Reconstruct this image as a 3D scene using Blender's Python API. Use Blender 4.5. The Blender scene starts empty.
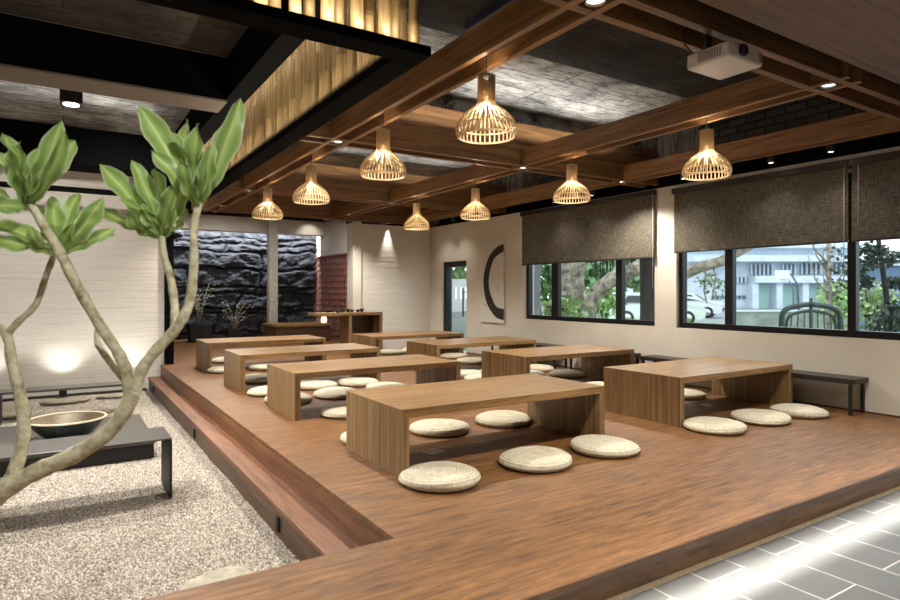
import bpy, math, random
from mathutils import Vector, Matrix, noise as mnoise

rnd = random.Random(7)
SC = bpy.context.scene
COL = SC.collection
PI = math.pi

# ------------------------------------------------------------------ camera constants (900x600)
FPX, CX, CY, H = 606.0, 450.0, 292.0, 1.05
YAW = math.atan2(387, 606)
SN, CN = math.sin(YAW), math.cos(YAW)


def V(x, y, d):
    """world point that stands d metres deep along the view at photo position x, y"""
    u, v = (x - CX) / FPX, (CY - y) / FPX
    return Vector((d * (SN + CN * u), d * (CN - SN * u), H + d * v))


def G(x, d, z):
    u = (x - CX) / FPX
    return Vector((d * (SN + CN * u), d * (CN - SN * u), z))


# ------------------------------------------------------------------ materials
def lin(c):
    def f(v):
        v /= 255.0
        return v / 12.92 if v <= .04045 else ((v + .055) / 1.055) ** 2.4
    return (f(c[0]), f(c[1]), f(c[2]), 1.0)


class NT:
    def __init__(self, name):
        self.m = bpy.data.materials.new(name)
        self.m.use_nodes = True
        self.t = self.m.node_tree
        self.t.nodes.clear()
        self.out = self.n('ShaderNodeOutputMaterial')

    def n(self, kind, **kw):
        nd = self.t.nodes.new(kind)
        for k, v in kw.items():
            if k in nd.inputs:
                nd.inputs[k].default_value = v
            else:
                setattr(nd, k, v)
        return nd

    def l(self, a, b):
        self.t.links.new(a, b)

    def principled(self, **kw):
        p = self.n('ShaderNodeBsdfPrincipled')
        for k, v in kw.items():
            p.inputs[k.replace('_', ' ')].default_value = v
        self.l(p.outputs[0], self.out.inputs[0])
        return p

    def coords(self, scale=(1, 1, 1), rot=(0, 0, 0), rand=False, kind='Object'):
        tc = self.n('ShaderNodeTexCoord')
        mp = self.n('ShaderNodeMapping')
        mp.inputs['Scale'].default_value = scale
        mp.inputs['Rotation'].default_value = rot
        src = tc.outputs[kind]
        if rand:
            oi = self.n('ShaderNodeObjectInfo')
            mu = self.n('ShaderNodeMath', operation='MULTIPLY')
            mu.inputs[1].default_value = 37.0
            self.l(oi.outputs['Random'], mu.inputs[0])
            ad = self.n('ShaderNodeVectorMath', operation='ADD')
            self.l(src, ad.inputs[0])
            self.l(mu.outputs[0], ad.inputs[1])
            src = ad.outputs[0]
        self.l(src, mp.inputs['Vector'])
        return mp.outputs[0]

    def noise(self, vec, scale=5, detail=6, rough=.55, dist=0):
        t = self.n('ShaderNodeTexNoise')
        t.inputs['Scale'].default_value = scale
        t.inputs['Detail'].default_value = detail
        t.inputs['Roughness'].default_value = rough
        t.inputs['Distortion'].default_value = dist
        self.l(vec, t.inputs['Vector'])
        return t.outputs['Fac']

    def ramp(self, fac, stops):
        r = self.n('ShaderNodeValToRGB')
        e = r.color_ramp.elements
        while len(e) < len(stops):
            e.new(.5)
        for el, (p, c) in zip(e, stops):
            el.position = p
            el.color = c
        self.l(fac, r.inputs[0])
        return r.outputs[0]

    def mix(self, fac, a, b, mode='MIX'):
        m = self.n('ShaderNodeMix', data_type='RGBA', blend_type=mode)
        for s, v in ((m.inputs[0], fac), (m.inputs[6], a), (m.inputs[7], b)):
            if hasattr(v, 'is_output'):
                self.l(v, s)
            else:
                s.default_value = v
        return m.outputs[2]

    def math(self, op, a, b=None):
        m = self.n('ShaderNodeMath', operation=op)
        for s, v in ((m.inputs[0], a), (m.inputs[1], b)):
            if v is None:
                continue
            if hasattr(v, 'is_output'):
                self.l(v, s)
            else:
                s.default_value = v
        return m.outputs[0]

    def bump(self, h, strength=.2, dist=.01):
        b = self.n('ShaderNodeBump')
        b.inputs['Strength'].default_value = strength
        b.inputs['Distance'].default_value = dist
        self.l(h, b.inputs['Height'])
        return b.outputs[0]


M = {}


def wood(key, dark, mid, light, axis='X', along=1.0, across=22, rough=.42, bump=.12, rand=True, knots=.6, coat=0, pores=.35):
    t = NT(key)
    sc = {'X': (along, across, across), 'Y': (across, along, across), 'Z': (across, across, along)}[axis]
    v = t.coords(sc, rand=rand)
    g = t.noise(v, 1.0, 9, .62, knots)
    sc2 = tuple(s * 6 if s == across else s * 5 for s in sc)
    f = t.noise(t.coords(sc2, rand=rand), 1.0, 4, .6)
    c = t.ramp(g, [(.28, lin(dark)), (.5, lin(mid)), (.74, lin(light))])
    fine = t.ramp(f, [(.36, (pores, pores, pores, 1)), (.55, (1, 1, 1, 1))])
    c = t.mix(.55, c, fine, 'MULTIPLY')
    p = t.principled(Roughness=rough)
    if coat:
        p.inputs['Coat Weight'].default_value = coat
        p.inputs['Coat Roughness'].default_value = .25
    t.l(c, p.inputs['Base Color'])
    hsum = t.math('ADD', g, t.math('MULTIPLY', f, .5))
    t.l(t.bump(hsum, bump, .004), p.inputs['Normal'])
    M[key] = t.m


def plain(key, col, rough=.5, metal=0, nscale=0, nstr=.1, var=0, spec=.5, ndist=.004):
    t = NT(key)
    p = t.principled(Roughness=rough, Metallic=metal)
    p.inputs['Specular IOR Level'].default_value = spec
    p.inputs['Base Color'].default_value = lin(col)
    if nscale:
        n = t.noise(t.coords(), nscale, 6)
        if var:
            dk = tuple(x * (1 - var) for x in col)
            lt = tuple(min(255, x * (1 + var)) for x in col)
            t.l(t.ramp(n, [(.3, lin(dk)), (.7, lin(lt))]), p.inputs['Base Color'])
        if nstr:
            t.l(t.bump(n, nstr, ndist), p.inputs['Normal'])
    M[key] = t.m


def emit(key, col, strength):
    t = NT(key)
    e = t.n('ShaderNodeEmission')
    e.inputs[0].default_value = lin(col)
    e.inputs[1].default_value = strength
    t.l(e.outputs[0], t.out.inputs[0])
    M[key] = t.m


wood('oak_top', (100, 74, 44), (144, 109, 67), (172, 137, 91), 'X', 1.3, 17, .38, .08)
wood('oak_side', (80, 60, 37), (138, 107, 69), (176, 144, 102), 'Z', .5, 34, .45, .1, knots=.15)
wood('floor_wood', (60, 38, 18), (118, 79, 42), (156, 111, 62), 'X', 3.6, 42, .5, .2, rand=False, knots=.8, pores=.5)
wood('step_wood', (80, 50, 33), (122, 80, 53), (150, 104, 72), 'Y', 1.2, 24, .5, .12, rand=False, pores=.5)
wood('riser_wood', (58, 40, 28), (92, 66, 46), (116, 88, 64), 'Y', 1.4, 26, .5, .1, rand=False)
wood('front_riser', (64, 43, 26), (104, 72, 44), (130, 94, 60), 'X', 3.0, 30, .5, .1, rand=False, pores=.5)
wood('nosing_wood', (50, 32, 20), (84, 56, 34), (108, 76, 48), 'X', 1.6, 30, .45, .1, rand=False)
wood('beam_x', (70, 48, 28), (118, 84, 50), (148, 110, 70), 'X', .8, 22, .5, .1, rand=False, knots=1.0)
wood('beam_y', (82, 56, 32), (138, 98, 58), (168, 126, 80), 'Y', .8, 22, .5, .1, rand=False, knots=1.0)
wood('veneer', (84, 62, 46), (112, 84, 64), (130, 100, 78), 'X', .7, 12, .5, .06, rand=False, knots=1.2)
wood('lamp_wood', (214, 188, 146), (232, 210, 170), (242, 226, 194), 'Z', 2, 60, .5, .05)


def translucent(key, amount):
    """thin birch: part of the light comes through"""
    t = M[key].node_tree
    out = next(n for n in t.nodes if n.type == 'OUTPUT_MATERIAL')
    p = next(n for n in t.nodes if n.type == 'BSDF_PRINCIPLED')
    tr = t.nodes.new('ShaderNodeBsdfTranslucent')
    mx = t.nodes.new('ShaderNodeMixShader')
    mx.inputs[0].default_value = amount
    t.links.new(p.inputs['Base Color'].links[0].from_socket, tr.inputs[0])
    t.links.new(p.outputs[0], mx.inputs[1])
    t.links.new(tr.outputs[0], mx.inputs[2])
    t.links.new(mx.outputs[0], out.inputs[0])


translucent('lamp_wood', .4)
wood('lattice_wood', (96, 54, 46), (134, 82, 70), (160, 106, 94), 'Z', 1, 30, .5, .05, rand=False)
plain('black_steel', (22, 21, 21), .55, .1, 60, .05, .15)
plain('grey_steel', (84, 80, 76), .38, .35, 70, .04, .08)
plain('bench_dark', (46, 38, 33), .42, .1, 40, .05, .15)
plain('black_frame', (22, 23, 25), .4, .3)
plain('black_paint_and_shade', (12, 12, 13), .9, 0, 0, 0, 0, spec=.03)
plain('white_plastic', (214, 205, 196), .4)
plain('vent_grey', (150, 140, 132), .6)
plain('dark_plastic', (25, 24, 25), .4)
plain('chrome', (190, 190, 190), .25, 1)
plain('cable_black', (14, 13, 12), .5)
plain('stone_slab', (158, 150, 132), .85, 0, 14, .35, .14, ndist=.01)
plain('bowl_outer', (52, 62, 62), .3, .1, 18, .1, .3)
plain('bowl_inner', (92, 78, 50), .5, .1, 9, .1, .22)
plain('bowl_rim', (206, 192, 164), .4)
plain('leaf_green', (96, 142, 46), .42, 0, 14, .15, .28)
plain('shrub_green', (104, 130, 88), .6, 0, 3, 0, .3)
plain('bright_green', (150, 172, 118), .6, 0, 3, 0, .25)
plain('dark_green', (52, 68, 54), .6, 0, 3, 0, .3)
plain('pale_leaf', (150, 160, 130), .5, 0, 5, 0, .2)
plain('bark_grey', (134, 124, 112), .9, 0, 7, .9, .5, ndist=.08)
plain('bark_dark', (36, 35, 36), .9, 0, 6, .8, .3, ndist=.05)
plain('seat_metal', (58, 70, 66), .5)
plain('car_white', (214, 218, 222), .25)
plain('car_glass', (26, 32, 38), .12)
plain('tyre', (24, 24, 25), .8)
plain('facade', (206, 216, 226), .8, 0, 1.2, 0, .05)
plain('facade_dark', (92, 106, 120), .6)
plain('facade_mint', (172, 204, 196), .8)
plain('blue_wall', (98, 122, 150), .8, 0, 2, 0, .08)
plain('outer_concrete', (150, 152, 154), .85, 0, 3, .1, .12)
plain('asphalt', (128, 130, 132), .85, 0, 2, .1, .1)
plain('lawn', (104, 146, 62), .9, 0, 5, .4, .25, ndist=.05)
plain('fence_white', (206, 206, 210), .7)
plain('hoop_white', (228, 234, 240), .5)
plain('canvas_white', (212, 208, 200), .8, 0, 200, .08)
plain('ink', (40, 31, 28), .7, 0, 25, .05, .25)
plain('pot_black', (20, 20, 21), .6, 0, 20, .1, .2)
plain('trim_lit', (116, 106, 94), .8)
plain('post_white', (172, 166, 152), .7, 0, 20, .2, .1)
plain('blue_panel', (58, 66, 96), .6, 0, 6, .05, .12)
plain('lattice_back', (172, 140, 132), .8)
plain('tin_white', (190, 186, 178), .5)
emit('bulb_glow', (255, 222, 170), 3.5)
emit('downlight_glow', (255, 240, 214), 6)
emit('spot_glow', (255, 244, 224), 12)
emit('lantern_glow', (255, 226, 180), 1.2)


def m_wall():
    t = NT('wall_paint')
    v = t.coords()
    n = t.noise(v, 2.2, 5)
    p = t.principled(Roughness=.85)
    t.l(t.ramp(n, [(.3, lin((206, 198, 184))), (.7, lin((216, 209, 196)))]), p.inputs['Base Color'])
    t.l(t.bump(t.noise(v, 45, 4), .08, .004), p.inputs['Normal'])
    M['wall_paint'] = t.m
    t = NT('wall_streaked')
    v = t.coords((1.2, 1, 34))
    n = t.noise(v, 1.4, 7, .6, .3)
    p = t.principled(Roughness=.85)
    t.l(t.ramp(n, [(.3, lin((194, 186, 175))), (.5, lin((208, 201, 190))), (.8, lin((215, 208, 198)))]), p.inputs['Base Color'])
    t.l(t.bump(n, .5, .02), p.inputs['Normal'])
    M['wall_streaked'] = t.m
    t = NT('wall_brick_white')
    p = t.principled(Roughness=.85)
    n = t.noise(t.coords((1, 1, 14)), 1.2, 6)
    t.l(t.ramp(n, [(.3, lin((212, 206, 196))), (.7, lin((222, 217, 208)))]), p.inputs['Base Color'])
    t.l(t.bump(n, .35, .015), p.inputs['Normal'])
    M['wall_plaster'] = t.m


m_wall()


def m_concrete(key, base, stain, light, boards=.34):
    t = NT(key)
    v = t.coords()
    n1 = t.noise(v, 1.6, 10, .7, .4)
    n2 = t.noise(t.coords((1.5, 7, 1.5)), 3.2, 12, .78, .8)
    c = t.ramp(n1, [(.36, lin(stain)), (.5, lin(base)), (.7, lin(light))])
    sp = t.ramp(n2, [(.40, (.03, .03, .03, 1)), (.52, (1, 1, 1, 1))])
    c = t.mix(.85, c, sp, 'MULTIPLY')
    br = t.n('ShaderNodeTexBrick')
    br.offset = .35
    br.inputs['Scale'].default_value = 1.0
    br.inputs['Brick Width'].default_value = 1.9
    br.inputs['Row Height'].default_value = boards
    br.inputs['Mortar Size'].default_value = .006
    br.inputs['Color1'].default_value = (1, 1, 1, 1)
    br.inputs['Color2'].default_value = (.78, .78, .78, 1)
    br.inputs['Mortar'].default_value = (.08, .08, .08, 1)
    t.l(v, br.inputs['Vector'])
    c = t.mix(1.0, c, br.outputs['Color'], 'MULTIPLY')
    p = t.principled(Roughness=.85)
    t.l(c, p.inputs['Base Color'])
    t.l(t.bump(t.math('ADD', n1, n2), .5, .03), p.inputs['Normal'])
    M[key] = t.m


m_concrete('concrete', (150, 148, 144), (84, 82, 80), (196, 194, 188))
m_concrete('concrete_shaded', (46, 45, 44), (22, 22, 22), (64, 62, 60), .22)  # darker copy of the concrete: shade of the unlit ceiling in the colour
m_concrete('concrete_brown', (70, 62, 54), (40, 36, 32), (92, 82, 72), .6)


def m_block():
    t = NT('painted_block')
    br = t.n('ShaderNodeTexBrick')
    br.inputs['Scale'].default_value = 1.0
    br.inputs['Brick Width'].default_value = .2
    br.inputs['Row Height'].default_value = .075
    br.inputs['Mortar Size'].default_value = .008
    br.inputs['Color1'].default_value = lin((60, 60, 60))
    br.inputs['Color2'].default_value = lin((84, 83, 82))
    br.inputs['Mortar'].default_value = lin((24, 24, 24))
    sx = t.n('ShaderNodeSeparateXYZ')
    cb = t.n('ShaderNodeCombineXYZ')
    t.l(t.coords(), sx.inputs[0])
    t.l(sx.outputs['Y'], cb.inputs['X'])
    t.l(sx.outputs['Z'], cb.inputs['Y'])
    t.l(cb.outputs[0], br.inputs['Vector'])
    p = t.principled(Roughness=.85)
    t.l(br.outputs['Color'], p.inputs['Base Color'])
    M['painted_block'] = t.m


m_block()


def m_tile():
    t = NT('floor_tile')
    v = t.coords((1, 1, 1), (0, 0, PI / 2))
    br = t.n('ShaderNodeTexBrick')
    br.offset = .5
    br.inputs['Scale'].default_value = 1.0
    br.inputs['Brick Width'].default_value = .66
    br.inputs['Row Height'].default_value = .24
    br.inputs['Mortar Size'].default_value = .0028
    br.inputs['Color1'].default_value = lin((86, 86, 84))
    br.inputs['Color2'].default_value = lin((98, 97, 94))
    br.inputs['Mortar'].default_value = lin((206, 202, 192))
    sh = t.n('ShaderNodeVectorMath', operation='ADD')
    sh.inputs[1].default_value = (.2, -.08, 0)
    t.l(v, sh.inputs[0])
    t.l(sh.outputs[0], br.inputs['Vector'])
    n = t.noise(t.coords(), 9, 8, .6)
    c = t.mix(.25, br.outputs['Color'], t.ramp(n, [(.3, (.5, .5, .5, 1)), (.7, (1, 1, 1, 1))]), 'MULTIPLY')
    p = t.principled(Roughness=.48)
    t.l(c, p.inputs['Base Color'])
    t.l(t.bump(n, .15, .004), p.inputs['Normal'])
    M['floor_tile'] = t.m


m_tile()


def m_rock():
    t = NT('black_rock')
    v = t.coords()
    n = t.noise(v, 5, 10, .7, .3)
    p = t.principled(Roughness=.85)
    p.inputs['Specular IOR Level'].default_value = .25
    t.l(t.ramp(n, [(.3, lin((22, 22, 24))), (.6, lin((48, 48, 51))), (.85, lin((84, 84, 88)))]), p.inputs['Base Color'])
    t.l(t.bump(t.noise(v, 14, 8, .7), .7, .03), p.inputs['Normal'])
    M['black_rock'] = t.m


m_rock()


def m_fabric():
    t = NT('blind_fabric')
    a = t.noise(t.coords((1, 140, 11)), 1.0, 4, .6)
    b = t.noise(t.coords((1, 12, 150)), 1.0, 4, .6)
    s = t.math('ADD', a, b)
    c = t.ramp(s, [(.36, lin((58, 50, 42))), (.5, lin((98, 88, 76))), (.62, lin((132, 121, 106)))])
    s2 = t.math('MULTIPLY', s, .5)
    c = t.ramp(s2, [(.34, lin((58, 53, 46))), (.5, lin((98, 91, 80))), (.66, lin((136, 128, 114)))])
    d = t.n('ShaderNodeBsdfDiffuse')
    tr = t.n('ShaderNodeBsdfTranslucent')
    t.l(c, d.inputs[0])
    t.l(c, tr.inputs[0])
    mx = t.n('ShaderNodeMixShader')
    mx.inputs[0].default_value = .12
    t.l(d.outputs[0], mx.inputs[1])
    t.l(tr.outputs[0], mx.inputs[2])
    t.l(mx.outputs[0], t.out.inputs[0])
    M['blind_fabric'] = t.m


m_fabric()


def m_straw():
    t = NT('straw')
    v = t.coords(rand=False)
    w = t.n('ShaderNodeTexWave', wave_type='RINGS', rings_direction='Z')
    w.inputs['Scale'].default_value = 17
    w.inputs['Distortion'].default_value = 1.2
    w.inputs['Detail Scale'].default_value = 6
    t.l(v, w.inputs['Vector'])
    n = t.noise(t.coords(rand=True), 60, 4, .7)
    n2 = t.noise(t.coords(rand=True), 7, 4, .6)
    c = t.ramp(n, [(.3, lin((184, 172, 146))), (.5, lin((214, 205, 182))), (.75, lin((232, 225, 206)))])
    c = t.mix(.35, c, t.ramp(n2, [(.35, (.72, .68, .58, 1)), (.6, (1, 1, 1, 1))]), 'MULTIPLY')
    c = t.mix(.4, c, t.ramp(w.outputs['Fac'], [(.1, (.55, .5, .4, 1)), (.5, (1, 1, 1, 1))]), 'MULTIPLY')
    p = t.principled(Roughness=.8)
    t.l(c, p.inputs['Base Color'])
    t.l(t.bump(t.math('ADD', n, w.outputs['Fac']), .5, .006), p.inputs['Normal'])
    M['straw'] = t.m


m_straw()


def m_bamboo():
    t = NT('bamboo')
    n = t.noise(t.coords((14, 14, 1.2), rand=True), 1.5, 6, .6)
    c = t.ramp(n, [(.28, lin((120, 90, 52))), (.5, lin((172, 142, 94))), (.75, lin((200, 174, 124)))])
    oi = t.n('ShaderNodeObjectInfo')
    c = t.mix(.5, c, t.ramp(oi.outputs['Random'], [(0, (.55, .48, .4, 1)), (1, (1, 1, 1, 1))]), 'MULTIPLY')
    p = t.principled(Roughness=.38)
    t.l(c, p.inputs['Base Color'])
    M['bamboo'] = t.m


m_bamboo()


def m_gravel():
    t = NT('gravel_base')
    v = t.coords()
    vo = t.n('ShaderNodeTexVoronoi')
    vo.inputs['Scale'].default_value = 70
    t.l(v, vo.inputs['Vector'])
    p = t.principled(Roughness=.9)
    t.l(t.ramp(vo.outputs['Distance'], [(.1, lin((176, 163, 146))), (.6, lin((104, 94, 84)))]), p.inputs['Base Color'])
    t.l(t.bump(vo.outputs['Distance'], .6, -.01), p.inputs['Normal'])
    M['gravel_base'] = t.m
    t = NT('pebble')
    oi = t.n('ShaderNodeObjectInfo')
    p = t.principled(Roughness=.8)
    t.l(t.ramp(oi.outputs['Random'], [(0, lin((120, 110, 100))), (.3, lin((172, 160, 146))), (.6, lin((196, 185, 170))), (1, lin((224, 216, 204)))]), p.inputs['Base Color'])
    M['pebble'] = t.m


m_gravel()


def m_trunk():
    t = NT('plant_bark')
    v = t.coords()
    n = t.noise(v, 26, 8, .7)
    n2 = t.noise(v, 55, 4, .6)
    p = t.principled(Roughness=.75)
    c = t.ramp(n, [(.3, lin((108, 98, 72))), (.48, lin((176, 168, 136))), (.7, lin((216, 210, 184)))])
    t.l(c, p.inputs['Base Color'])
    t.l(t.bump(t.math('ADD', n, n2), .6, .008), p.inputs['Normal'])
    M['plant_bark'] = t.m
    t = NT('plant_leaf')
    tc = t.n('ShaderNodeTexCoord')
    at = t.n('ShaderNodeAttribute', attribute_name='across')
    n = t.noise(t.coords(), 24, 5, .6)
    c = t.ramp(at.outputs['Fac'], [(0, lin((204, 220, 152))), (.14, lin((172, 198, 116))), (.6, lin((138, 170, 90))), (.86, lin((160, 184, 120))), (1, lin((222, 228, 198)))])  # lightest tone at the rim: edge highlights put into the leaf colour
    c = t.mix(.3, c, t.ramp(n, [(.3, (.6, .7, .5, 1)), (.7, (1, 1, 1, 1))]), 'MULTIPLY')
    p = t.principled(Roughness=.4)
    t.l(c, p.inputs['Base Color'])
    tr = t.n('ShaderNodeBsdfTranslucent')
    t.l(c, tr.inputs[0])
    mx = t.n('ShaderNodeMixShader')
    mx.inputs[0].default_value = .5
    t.l(p.outputs[0], mx.inputs[1])
    t.l(tr.outputs[0], mx.inputs[2])
    t.l(mx.outputs[0], t.out.inputs[0])
    M['plant_leaf'] = t.m


m_trunk()


def m_glass():
    t = NT('window_glass')
    a = t.n('ShaderNodeBsdfTransparent')
    a.inputs[0].default_value = (.93, .97, .97, 1)
    g = t.n('ShaderNodeBsdfGlossy')
    g.inputs['Roughness'].default_value = .02
    lw = t.n('ShaderNodeLayerWeight')
    lw.inputs[0].default_value = .5
    fac = t.math('ADD', t.math('MULTIPLY', t.math('POWER', lw.outputs['Facing'], 4.0), .5), .03)
    mx = t.n('ShaderNodeMixShader')
    t.l(fac, mx.inputs[0])
    t.l(a.outputs[0], mx.inputs[1])
    t.l(g.outputs[0], mx.inputs[2])
    t.l(mx.outputs[0], t.out.inputs[0])
    M['window_glass'] = t.m


m_glass()


# ------------------------------------------------------------------ mesh builder
class MB:
    def __init__(self):
        self.v, self.f, self.sm = [], [], []
        self.attr = None

    def add(self, vs, fs, smooth=False):
        b = len(self.v)
        self.v.extend(tuple(p) for p in vs)
        for f in fs:
            self.f.append(tuple(i + b for i in f))
            self.sm.append(smooth)
        return self

    def box(self, x0, x1, y0, y1, z0, z1, mat=None):
        vs = [Vector(p) for p in ((x0, y0, z0), (x1, y0, z0), (x1, y1, z0), (x0, y1, z0), (x0, y0, z1), (x1, y0, z1), (x1, y1, z1), (x0, y1, z1))]
        if mat is not None:
            vs = [mat @ p for p in vs]
        return self.add(vs, [(0, 3, 2, 1), (4, 5, 6, 7), (0, 1, 5, 4), (1, 2, 6, 5), (2, 3, 7, 6), (3, 0, 4, 7)])

    def tube(self, pts, rads, n=10, cap=True, smooth=True):
        pts = [Vector(p) for p in pts]
        if not hasattr(rads, '__len__'):
            rads = [rads] * len(pts)
        vs, fs = [], []
        ref = None
        for i, p in enumerate(pts):
            a = pts[max(0, i - 1)]
            b = pts[min(len(pts) - 1, i + 1)]
            d = (b - a).normalized()
            if ref is None:
                ref = Vector((0, 0, 1)) if abs(d.z) < .9 else Vector((1, 0, 0))
            u = d.cross(ref)
            if u.length < 1e-5:
                u = d.orthogonal()
            u.normalize()
            w = d.cross(u).normalized()
            ref = w.cross(d) if False else ref
            for k in range(n):
                t = 2 * PI * k / n
                vs.append(p + (u * math.cos(t) + w * math.sin(t)) * rads[i])
        for i in range(len(pts) - 1):
            for k in range(n):
                k2 = (k + 1) % n
                fs.append((i * n + k, i * n + k2, (i + 1) * n + k2, (i + 1) * n + k))
        b = len(vs)
        if cap:
            fs.append(tuple(range(n))[::-1])
            fs.append(tuple((len(pts) - 1) * n + k for k in range(n)))
        return self.add(vs, fs, smooth)

    def lathe(self, prof, n=32, c=(0, 0, 0), smooth=True, mod=None):
        """prof: list of (r, z) from axis to axis; closed at r == 0"""
        vs, fs = [], []
        idx = []
        for i, (r, z) in enumerate(prof):
            if r < 1e-6:
                idx.append([len(vs)] * n)
                vs.append((c[0], c[1], c[2] + z))
            else:
                row = []
                for k in range(n):
                    t = 2 * PI * k / n
                    rr, zz = (r, z) if mod is None else mod(r, z, t, i)
                    row.append(len(vs))
                    vs.append((c[0] + rr * math.cos(t), c[1] + rr * math.sin(t), c[2] + zz))
                idx.append(row)
        for a, b in zip(idx, idx[1:]):
            for k in range(n):
                k2 = (k + 1) % n
                q = []
                for j in (a[k], a[k2], b[k2], b[k]):
                    if j not in q:
                        q.append(j)
                if len(q) > 2:
                    fs.append(tuple(q))
        return self.add(vs, fs, smooth)

    def grid(self, fn, nu, nv, smooth=True):
        vs = [fn(i / nu, j / nv) for j in range(nv + 1) for i in range(nu + 1)]
        fs = [(j * (nu + 1) + i, j * (nu + 1) + i + 1, (j + 1) * (nu + 1) + i + 1, (j + 1) * (nu + 1) + i) for j in range(nv) for i in range(nu)]
        return self.add(vs, fs, smooth)

    def prism(self, poly, z0, z1, smooth=False):
        n = len(poly)
        vs = [(x, y, z0) for x, y in poly] + [(x, y, z1) for x, y in poly]
        fs = [tuple(range(n))[::-1], tuple(range(n, 2 * n))] + [(i, (i + 1) % n, n + (i + 1) % n, n + i) for i in range(n)]
        return self.add(vs, fs, smooth)

    def build(self, name, mat, parent=None, bevel=0, loc=None, seg=2):
        me = bpy.data.meshes.new(name)
        me.from_pydata(self.v, [], self.f)
        me.polygons.foreach_set('use_smooth', self.sm)
        if self.attr:
            a = me.attributes.new('across', 'FLOAT', 'POINT')
            a.data.foreach_set('value', self.attr)
        me.update()
        me.materials.append(M[mat])
        o = bpy.data.objects.new(name, me)
        COL.objects.link(o)
        if parent:
            o.parent = parent
        if loc:
            o.location = loc
        if bevel:
            md = o.modifiers.new('edge', 'BEVEL')
            md.width = bevel
            md.segments = seg
            md.limit_method = 'ANGLE'
        return o


def tag(o, label=None, cat=None, group=None, kind=None):
    if label:
        o['label'] = label
    if cat:
        o['category'] = cat
    if group:
        o['group'] = group
    if kind:
        o['kind'] = kind
    return o


def thing(name, loc, label, cat, group=None, rz=0):
    o = bpy.data.objects.new(name, None)
    o.empty_display_size = .1
    COL.objects.link(o)
    o.location = loc
    o.rotation_euler = (0, 0, rz)
    return tag(o, label, cat, group)


def dup(root, loc, label=None, rz=0, group=None):
    r = root.copy()
    COL.objects.link(r)
    r.location = loc
    r.rotation_euler = (0, 0, rz)
    if label:
        r['label'] = label
    if group:
        r['group'] = group
    for ch in list(root.children):
        c = ch.copy()
        COL.objects.link(c)
        c.parent = r
        for g in list(ch.children):
            d = g.copy()
            COL.objects.link(d)
            d.parent = c
    return r


def struct(o, label=None):
    o['kind'] = 'structure'
    if label:
        o['label'] = label
    return o


def box(name, mat, x0, x1, y0, y1, z0, z1, parent=None, bevel=0):
    """a box whose origin is the centre of its base"""
    cx, cy = (x0 + x1) / 2, (y0 + y1) / 2
    if parent is None:
        return MB().box(x0 - cx, x1 - cx, y0 - cy, y1 - cy, 0, z1 - z0).build(name, mat, None, bevel, (cx, cy, z0))
    return MB().box(x0, x1, y0, y1, z0, z1).build(name, mat, parent, bevel)


# ------------------------------------------------------------------ the room
WX = 5.9                    # inner face of the window wall
ZT, ZG, ZO = -.14, -.33, -.45   # tile floor, gravel, ground outside
SLAB = 2.95

# timber platform: main deck plus the strip that runs on in front of the gravel
mb = MB()
mb.prism([(-2.6, 1.615), (5.9, 1.615), (5.9, 14.6), (1.19, 14.6), (1.19, 2.31), (-2.6, 2.31)], -.035, 0)
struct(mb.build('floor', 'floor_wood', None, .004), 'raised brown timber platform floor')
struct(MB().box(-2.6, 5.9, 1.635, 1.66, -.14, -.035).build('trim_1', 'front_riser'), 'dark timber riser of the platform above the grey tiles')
struct(MB().box(-2.6, 5.9, 1.609, 1.6148, -.04, -.003).build('trim_17', 'nosing_wood'), 'nosing along the platform front edge, its shade put into dark wood')  # dark strip paints the shade on the platform's front edge
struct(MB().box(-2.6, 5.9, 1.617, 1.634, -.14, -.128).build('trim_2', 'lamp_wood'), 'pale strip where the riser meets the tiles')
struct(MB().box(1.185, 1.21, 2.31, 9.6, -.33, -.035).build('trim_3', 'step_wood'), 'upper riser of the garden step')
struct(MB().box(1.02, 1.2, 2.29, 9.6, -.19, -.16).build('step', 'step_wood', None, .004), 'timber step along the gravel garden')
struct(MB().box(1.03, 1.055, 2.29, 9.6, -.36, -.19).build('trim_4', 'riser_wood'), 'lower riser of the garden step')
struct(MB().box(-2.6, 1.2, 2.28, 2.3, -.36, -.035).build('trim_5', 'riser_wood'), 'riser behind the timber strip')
mt = MB().box(-3.6, 7.4, -3.2, 1.64, -.3, ZT).build('floor_tiled', 'floor_tile')
struct(mt, 'grey tiled floor with pale joints')

# gravel bed
gb = MB().grid(lambda u, v: (-3.6 + u * 4.64, 2.3 + v * 7.3, ZG - .012 + .012 * mnoise.noise(Vector((u * 7, v * 11, 0)))), 60, 90).build('gravel', 'gravel_base')
tag(gb, 'pale loose gravel covering the indoor garden bed', 'gravel', None, 'stuff')


def pebble_mesh():
    me = bpy.data.meshes.new('pebble')
    vs = []
    t = (1 + 5 ** .5) / 2
    ic = [(-1, t, 0), (1, t, 0), (-1, -t, 0), (1, -t, 0), (0, -1, t), (0, 1, t), (0, -1, -t), (0, 1, -t), (t, 0, -1), (t, 0, 1), (-t, 0, -1), (-t, 0, 1)]
    fs = [(0, 11, 5), (0, 5, 1), (0, 1, 7), (0, 7, 10), (0, 10, 11), (1, 5, 9), (5, 11, 4), (11, 10, 2), (10, 7, 6), (7, 1, 8), (3, 9, 4), (3, 4, 2), (3, 2, 6), (3, 6, 8), (3, 8, 9), (4, 9, 5), (2, 4, 11), (6, 2, 10), (8, 6, 7), (9, 8, 1)]
    for p in ic:
        k = .0036 * rnd.uniform(.8, 1.15)
        vs.append((p[0] * k, p[1] * k * .85, p[2] * k * .65))
    me.from_pydata(vs, [], fs)
    me.materials.append(M['pebble'])
    me.polygons.foreach_set('use_smooth', [True] * len(fs))
    return me


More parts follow.
